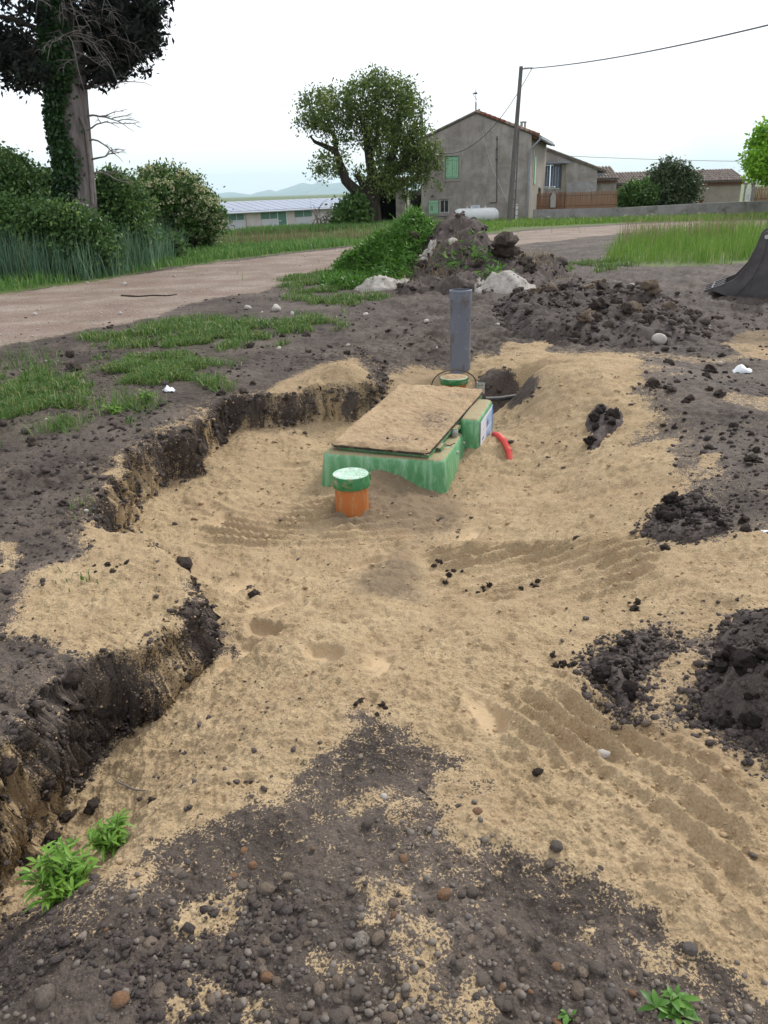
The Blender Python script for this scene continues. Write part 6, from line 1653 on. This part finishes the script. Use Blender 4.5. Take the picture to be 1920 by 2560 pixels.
# walnut tree in front of the shed
YW = 43.0
WL = [(390, 330, 105), (330, 400, 60), (480, 250, 75), (560, 330, 95), (700, 230, 110), (800, 160, 75), (740, 140, 50), (920, 200, 95), (1000, 290, 80), (850, 330, 130), (700, 400, 90), (960, 420, 120), (1070, 540, 95), (1120, 650, 70), (1060, 620, 100), (900, 600, 120), (800, 750, 90), (960, 740, 95), (1060, 740, 70),
      (460, 690, 75), (410, 730, 40), (560, 600, 45), (600, 480, 60), (430, 400, 70), (540, 720, 45), (880, 830, 60), (980, 840, 50), (640, 740, 40), (820, 480, 100), (730, 560, 60), (500, 520, 45), (1165, 800, 25), (620, 260, 70)]
wlob = lob(WL, YW, .3858, 640, 150, .9, 1.2, 3)
wp2 = lambda x, y, dy=0: atY(640 + x * .3858, 150 + y * .3858, YW + dy)
wbase = wp2(745, 1075); wbase = (float(wbase[0]), YW, -.15)
wlimbs = [([(wbase[0], YW, -.3), wp2(745, 1000), wp2(740, 900), wp2(720, 850), wp2(760, 760), wp2(735, 640), wp2(710, 480), wp2(680, 380), wp2(640, 300)], [.62, .52, .46, .36, .3, .22, .15, .09, .04]),
          ([wp2(710, 900), wp2(640, 840, -.2), wp2(580, 780, -.3), wp2(550, 690, -.3), wp2(515, 590, -.2), wp2(430, 550), wp2(380, 530), wp2(348, 490)], [.34, .29, .25, .21, .17, .11, .08, .04]),
          ([wp2(515, 600, -.2), wp2(518, 520), wp2(490, 470), wp2(440, 440), wp2(400, 380)], [.15, .12, .09, .06, .03]), ([wp2(740, 900), wp2(690, 810, .3), wp2(650, 740, .4)], [.2, .16, .1]),
          ([wp2(760, 900), wp2(840, 760, .4), wp2(890, 600, .5), wp2(930, 430, .5), wp2(930, 250, .4)], [.36, .25, .19, .12, .05]), ([wp2(840, 760, .4), wp2(950, 700, .2), wp2(1050, 620, 0), wp2(1100, 560)], [.18, .14, .09, .04]), ([wp2(735, 640), wp2(790, 480, .4), wp2(800, 300, .6), wp2(780, 180, .6)], [.16, .12, .08, .03])]
tree('walnut_tree', 'spreading old walnut tree with crooked dark limbs beside the house', 'tree', wbase, wlob, wlimbs, 'walnut', 'bark_dark', 27000, .17, 1001, 26, .22, .45)
# elder shrub at its foot, dead branches
elb = atY(835, 560, 42); elb = (float(elb[0]), 42.0, -.15)
tree('elder_shrub', 'leafy elder shrub with white flower heads at the foot of the walnut', 'shrub', elb, lob([(560, 1020, 55), (620, 960, 65), (660, 1000, 60), (590, 1050, 55), (520, 1060, 35), (650, 920, 40)], 42, .3858, 640, 150, .9, .4, 8), None, 'elder', 'bark_dark', 6000, .2, 1011, 40, .2)
db = B(); g = np.random.default_rng(44); dbase = atY(790, 548, 41.5)
for k in range(9):
    e = atY(g.uniform(775, 830), g.uniform(500, 540), 41.5); pts_ = wig((dbase[0] + g.uniform(-.2, .6), 41.5, .1), e, 4, .08, k); db.tube(pts_, [.035, .03, .022, .015, .008], 5)
    for j in range(2):
        db.tube(wig(pts_[2 + j], np.array(pts_[2 + j]) + g.normal(0, .35, 3), 2, .08, k * 7 + j), [.014, .01, .005], 4)
o = db.build('dead_branches', M['deadwood'], None, True); tag(o, 'bare dead branches standing before the barn end', 'branches'); o['kind'] = 'stuff'
# flowering bush
YE = 26.0; ELB = [(1000, 1180, 90), (1120, 1170, 90), (1230, 1210, 80), (960, 1260, 80), (1050, 1290, 110), (1180, 1300, 110), (1290, 1300, 80), (1350, 1360, 75), (1400, 1420, 50), (1000, 1390, 90), (1120, 1420, 110), (1250, 1430, 100), (1360, 1470, 70), (1080, 1500, 80), (1200, 1520, 70), (1320, 1530, 60), (980, 1320, 60)]
eb = atY(1170 * .3858, 1580 * .3858, YE); ebase = (float(eb[0]), YE, 0.0)
elobes = lob(ELB, YE, .3858, 0, 0, 1.0, .5, 5)
fl = tree('flowering_bush', 'rounded elder bush covered in cream flower heads beyond the track', 'bush', ebase, elobes, [([(ebase[0] + dx, YE, -.1), (ebase[0] + dx * 2, YE, .6), (ebase[0] + dx * 4, YE - .1, 1.3)], [.06, .045, .02]) for dx in (-.2, 0, .15, .3)], 'elder', 'bark_dark', 30000, .11, 1021, 30, .13)
g = np.random.default_rng(9); FP = []
for (c, r) in elobes:
    k = 46; d = g.normal(size=(k, 3)); d[:, 1] = -np.abs(d[:, 1]) * 1.1 ; d[:, 2] = d[:, 2] * .9 + .15; d /= np.linalg.norm(d, axis=1, keepdims=True)
    q = np.array(c) + d * np.array(r) * g.uniform(1.0, 1.12, (k, 1)); FP.append((q[:, None, :] + g.normal(0, .034, (k, 9, 3)) * np.array([1, 1, .4])).reshape(-1, 3))
leaf_cloud('flower_heads', np.concatenate(FP) - np.array(ebase), .062, M['flower'], 1023, fl, .9, .5, 0, 'stuff')
# big conifer with ivy
YP = 20.0
z1p = lambda x, y, dy=0: atY(x * .3858, y * .3858, YP + dy)
pb_ = z1p(505, 1400); pbase = (float(pb_[0]), YP, 0.0)
pine = thing('ivy_clad_conifer', 'tall dark conifer with ivy climbing its thick grey trunk', 'tree', pbase); p3 = np.array(pbase)
spine = [(505, 1560, 130), (505, 1400, 122), (495, 1250, 118), (480, 1100, 116), (465, 950, 114), (452, 800, 113), (440, 650, 112), (428, 500, 111), (412, 350, 108), (396, 200, 103), (380, 50, 98), (365, -150, 92), (345, -400, 80), (330, -700, 62), (320, -1000, 40), (315, -1250, 15)]
sp_c = [np.array(z1p(x, y)) for x, y, r in spine]; sp_r = [r * .3858 * YP / FPX for x, y, r in spine]
sp_c[0][2] = -.3
# trunk as a fluted loft
rings = []
NS = 40
for i in range(len(spine) - 1):
    for k in range(6):
        f_ = k / 6; c = sp_c[i] * (1 - f_) + sp_c[i + 1] * f_; r = sp_r[i] * (1 - f_) + sp_r[i + 1] * f_
        ring = []
        for j in range(NS):
            a = 2 * math.pi * j / NS; nzv = float(fbm2(np.array([math.cos(a) * 2 + 5]), np.array([math.sin(a) * 2 + c[2] * .35]), 61, 3)[0])
            rr = r * (1 + .13 * nzv + .04 * math.sin(5 * a + c[2] * .4)); ring.append((c[0] + rr * math.cos(a) - p3[0], c[1] + rr * math.sin(a) - p3[1], c[2] - p3[2]))
        rings.append(ring)
B().loft(rings).build('trunk', M['bark'], pine, True)
def trunk_at(z):
    zs = [c[2] for c in sp_c]; i = int(np.clip(np.searchsorted(zs, z) - 1, 0, len(zs) - 2)); f_ = (z - zs[i]) / (zs[i + 1] - zs[i] + 1e-9)
    return sp_c[i] * (1 - f_) + sp_c[i + 1] * f_, sp_r[i] * (1 - f_) + sp_r[i + 1] * f_
# crown: lobes in view, and the rest of the tree above the frame
PL = [(700, 90, 170), (850, 120, 150), (1000, 50, 75), (930, 200, 75), (720, 330, 130), (640, 440, 80), (800, 330, 85), (700, 480, 55), (600, 250, 110), (60, 430, 90), (170, 460, 95), (250, 380, 65), (20, 300, 60), (120, 540, 45), (240, 510, 40), (40, 10, 60), (200, 60, 60), (130, 250, 40), (-120, 300, 150), (-250, 120, 150)]
plobes = lob(PL, YP, .3858, 0, 0, 1.2, 1.2, 6)
for k in range(26):
    zz = 6.6 + k * .42; c, r = trunk_at(min(zz, 13)); rad = max(2.4 - .11 * k, .6); a = k * 2.4
    plobes.append(((c[0] + rad * .7 * math.cos(a), c[1] + rad * .7 * math.sin(a), zz), (rad * .62, rad * .62, .7)))
plobes += [((pbase[0] - 1.6, YP + 1.2, 5.0), (1.0, .9, .7)), ((pbase[0] + 1.2, YP + 1.5, 5.2), (1.2, .9, .8))]
P, T = lobes_points(plobes, 105000, 1031, 60, .13, .05)
leaf_cloud('crown', P - p3, .15, M['pine'], 1032, pine, .42, T, .1, 'stuff')
lb_ = B(); g = np.random.default_rng(12)
for (x, y, r) in PL:
    c0, _ = trunk_at(float(z1p(400, y + 90)[2])); e = np.array(z1p(x, y, g.uniform(-.5, .5)))
    lb_.tube([q - p3 for q in wig(c0, e, 4, .05, int(x) + 900)], [.09, .07, .055, .04, .02], 6)
lb_.build('limbs', M['bark_dark'], pine, True)
# ivy
g = np.random.default_rng(21); IV = []; TT = []
n_iv = 16000; zz = g.uniform(.8, 7.5, n_iv); aa = g.normal(0, 1, n_iv)
band_c = np.interp(zz, [.8, 1.8, 2.8, 4.2, 5.2, 7.5], [-1.70, -1.75, -1.85, -1.80, -1.72, -1.62]); band_w = np.interp(zz, [.8, 1.4, 2.8, 3.6, 4.4, 5.2, 7.5], [.55, .36, .33, .36, .48, .55, .7])
ang_ = band_c - .05 + aa * band_w * .85 + .15 * np.sin(zz * 3.3)
for i in range(n_iv):
    c, r = trunk_at(zz[i]); rr = r * 1.02 + abs(g.normal(0, .045)); IV.append((c[0] + rr * math.cos(ang_[i]), c[1] + rr * math.sin(ang_[i]), zz[i]))
IV = np.array(IV); TT = np.clip(.35 + .3 * fbm2(IV[:, 0] * 4 + IV[:, 2] * 2, IV[:, 2] * 4, 8, 2), 0, 1)
leaf_cloud('ivy_leaves', IV - p3, .085, M['ivy'], 1033, pine, .85, TT, .8, 'stuff')
# dead hanging branches to the right of the trunk
dbn = B(); g = np.random.default_rng(31)
def droop(st, L, out_a, fall, r, seed, sub=3):
    g2 = np.random.default_rng(seed); p = np.array(st, float); d = np.array([math.cos(out_a), math.sin(out_a), .25]); pts_ = [p]
    for k in range(8):
        d = d + np.array([0, 0, -fall]) + g2.normal(0, .16, 3); d /= np.linalg.norm(d); p = p + d * L / 8; pts_.append(p)
    dbn.tube([q - p3 for q in pts_], [r * (1 - .105 * k) for k in range(9)], 4)
    if sub > 0:
        for k in (2, 3, 4, 5, 6): 
            if g2.uniform() < .75: droop(pts_[k], L * g2.uniform(.25, .5), out_a + g2.normal(0, .8), fall * .8, r * .55, seed * 7 + k, sub - 2)
for k in range(30):
    z_ = g.uniform(4.8, 7.3); c, r = trunk_at(z_); a = g.normal(-.75, .5)
    droop((c[0] + r * .95 * math.cos(a), c[1] + r * .95 * math.sin(a), z_), g.uniform(.9, 2.2), a, g.uniform(.18, .34), .016, 4000 + k)
for z_, L, a in ((2.9, .9, -.2), (3.4, 1.3, -.1), (3.1, 1.0, -.4), (2.2, 1.0, -.1), (3.9, 1.6, -.3), (2.5, .8, 0.0)):
    c, r = trunk_at(z_); droop((c[0] + r * .95 * math.cos(a), c[1] + r * .95 * math.sin(a), z_), L, a, .1, .024, int(z_ * 1000))
dl = dbn.build('dead_branches', M['deadwood'], pine, True); dl['kind'] = 'stuff'
# old ivy stems gripping the bark
iv = B()
for pts_, rd in (([(470, 1200), (520, 1270), (560, 1320), (585, 1330)], .045), ([(470, 1190), (530, 1210), (550, 1240), (555, 1290)], .03), ([(480, 1215), (500, 1260), (545, 1285)], .025), ([(620, 1320), (610, 1200), (600, 1080), (585, 950), (575, 850), (550, 760)], .04), ([(630, 1310), (618, 1220), (612, 1100)], .03), ([(450, 1050), (460, 950), (440, 880)], .03), ([(360, 900), (372, 1000), (378, 1100)], .04), ([(310, 330), (340, 420), (390, 480), (440, 560)], .03), ([(370, 280), (420, 380), (470, 470)], .025)):
    W = []
    for x, y in pts_:
        q = np.array(z1p(x, y)); c, r = trunk_at(q[2]); dx = np.clip((q[0] - c[0]) / r, -.98, .98); W.append(np.array([c[0] + dx * r, c[1] - r * math.sqrt(1 - dx * dx) * 1.06 - .01, q[2]]) - p3)
    iv.tube(W, rd, 6)
iv.build('ivy_stems', M['deadwood'], pine, True)['kind'] = 'stuff'
# hedge of shrubs under the conifer
def bush(label, pts, Y, mat, n, size, seed, cl=30, cr=.14, name='hedge_shrub', sc=.3858, ox=0, oy=0, group=None, aspect=.55, jit=.5):
    L = lob(pts, Y, sc, ox, oy, 1.0, jit, seed); cx = float(np.mean([c[0] for c, r in L]))
    zb = float(H(cx, Y)[0]); base = (cx, Y, zb)
    limbs = []
    for k in range(5):
        c, r = L[(k * 3) % len(L)]; limbs.append((wig((cx + (k - 2) * .15, Y, zb - .1), c, 4, .06, seed + k), [.05, .04, .03, .02, .012]))
    tree(name, label, 'shrub', base, L, limbs, mat, 'bark_dark', n, size, seed, cl, cr, aspect, group, .3, ('stem', 'foliage'))
bush('tall dark leafy shrub left of the ivy clad trunk', [(40, 1080, 90), (-80, 1100, 120), (120, 1130, 80), (60, 1220, 120), (180, 1230, 100), (-60, 1280, 140), (250, 1180, 70), (300, 1230, 70), (330, 1160, 40), (280, 1310, 80), (120, 1330, 110), (20, 1400, 120), (-100, 1430, 120)], 20.5, 'hedge', 34000, .105, 1041)
bush('dark bramble shrub in front of the ivy clad trunk', [(280, 1400, 80), (380, 1420, 80), (470, 1440, 80), (200, 1450, 90), (330, 1500, 90), (450, 1530, 90), (550, 1480, 80), (620, 1540, 80), (540, 1590, 80), (400, 1600, 70), (660, 1620, 70)], 18.6, 'hedge', 30000, .09, 1051)
bush('dark shrub between the ivy clad trunk and the flowering bush', [(680, 1210, 70), (750, 1180, 60), (800, 1230, 65), (700, 1300, 90), (800, 1340, 90), (870, 1330, 70), (720, 1420, 100), (850, 1440, 90), (780, 1520, 90), (900, 1520, 60), (660, 1370, 70), (840, 1250, 50)], 21.0, 'hedge', 30000, .095, 1061)
bush('yellow green leafy shrub at the left hedge foot', [(40, 1370, 80), (120, 1420, 80), (200, 1400, 60), (60, 1480, 80), (-60, 1450, 100), (160, 1500, 70)], 18.8, 'elder', 14000, .095, 1071)
bush('low bramble spilling onto the verge', [(1100, 1580, 45), (1060, 1610, 40), (1130, 1610, 35)], 22.5, 'hedge', 2500, .10, 1081)
# thin sprays rising from the hedge
# blue green reeds in front of the hedge
x, y = in_poly(gpoly([(-120, 640), (0, 615), (170, 606), (260, 596), (385, 562), (360, 540), (200, 560), (0, 575), (-120, 590)]), 42000, 1091, .15, .5)
blades('reed_grass', 'tall blue green grass at the foot of the hedge', x, y, rng.uniform(.5, 1.15, len(x)) * (1 + .4 * fbm2(x * .8, y * .8, 5, 2)), .016, M['reed'], 1092, .35, dry=.06)
# behind the garden wall
bush('rounded dark laurel shrub behind the garden wall', [(700, 370, 45), (760, 330, 50), (820, 320, 45), (740, 400, 45), (820, 390, 50), (870, 350, 40), (700, 420, 30)], 44.5, 'elder', 6000, .16, 1101, 30, .16, 'garden_shrub', .3737, 1300, 350)
bush('large grey green shrub behind the garden wall', [(930, 230, 60), (1000, 190, 55), (1050, 250, 80), (960, 300, 90), (1090, 310, 80), (1140, 260, 45), (900, 300, 50), (1000, 370, 90), (1110, 370, 70), (930, 400, 60), (1060, 410, 60), (1140, 330, 40), (1000, 150, 30), (1110, 200, 25)], 45.5, 'olive', 15000, .16, 1111, 30, .2, 'garden_shrub', .3737, 1300, 350)
mb_ = atY(1990, 540, 40); mbase = (float(mb_[0]), 40.0, -.1)
tree('maple_tree', 'bright lime green tree at the end of the garden wall', 'tree', mbase, lob([(1600, 60, 70), (1640, 110, 80), (1580, 150, 50), (1560, 200, 45), (1620, 200, 60), (1560, 240, 30), (1700, 0, 120), (1720, 150, 120), (1800, 50, 150), (1830, 180, 130), (1700, 230, 60), (1900, 100, 130), (1550, 110, 20)], 40, .3737, 1300, 350, 1.0, .8, 13), [([(mbase[0], 40, -.3), (mbase[0], 40, 1.0), (mbase[0] - .2, 40, 2.0), (mbase[0] - .6, 40, 3.0)], [.16, .14, .11, .05]), ([(mbase[0], 40, 1.2), (mbase[0] + .5, 40.2, 2.4)], [.11, .05])], 'maple', 'bark_dark', 16000, .2, 1121, 30, .2)

# ------------------------------------------------------------------ far hills and haze
SK = [(-400, 500), (0, 497), (300, 494), (480, 488), (540, 485), (571, 480), (596, 482), (625, 487), (650, 479), (675, 474), (690, 479), (722, 468), (756, 457), (778, 462), (803, 454), (822, 460), (853, 456), (900, 460), (960, 466), (1040, 474), (1150, 476), (1400, 470), (1700, 468), (2200, 460)]
us = np.linspace(-400, 2200, 420); vs = np.interp(us, [a for a, b in SK], [b for a, b in SK]) + 1.3 * fbm2(us / 14, us * 0, 71, 3)
YH = 17000.0; Vh = []; rows = 9
for u, v in zip(us, vs):
    p = atY(u, v, YH)
    for k in range(rows):
        f_ = k / (rows - 1); rel = (1 - f_)
        zz = -20 + (max(p[2], 10) + 20) * (rel ** 1.15) ; yy2 = YH - 3500 * f_
        nx_ = 500 * f_ * float(fbm2(np.array([u / 30.0]), np.array([f_ * 3]), 77, 2)[0])
        Vh.append((p[0] * (yy2 / YH) + nx_, yy2 + 900 * rel * f_ * 2 * float(fbm2(np.array([u / 18.0]), np.array([f_ * 4]), 79, 3)[0]), zz))
idx = np.arange(len(us) * rows).reshape(len(us), rows)
Q = np.stack([idx[:-1, :-1], idx[:-1, 1:], idx[1:, 1:], idx[1:, :-1]], -1).reshape(-1, 4)
M['hill'] = simple('wooded_hill', (.035, .055, .035, 1), (.065, .075, .045, 1), .002, .95)
tag(link('hills', raw_mesh('hills', np.array(Vh), Q, True), M['hill']), kind='structure')
hz = B().box(-19000, 19000, -60, 18500, -24, 420).build('haze', None)
m = bpy.data.materials.new('haze'); m.use_nodes = True; nt = m.node_tree; nt.nodes.remove(nt.nodes['Principled BSDF'])
pvn = nt.nodes.new('ShaderNodeVolumePrincipled'); pvn.inputs['Color'].default_value = (.68, .87, 1.0, 1); pvn.inputs['Density'].default_value = 8e-5; pvn.inputs['Anisotropy'].default_value = 0.0
nt.links.new(pvn.outputs[0], nt.nodes['Material Output'].inputs['Volume']); hz.data.materials.append(m); tag(hz, kind='stuff')
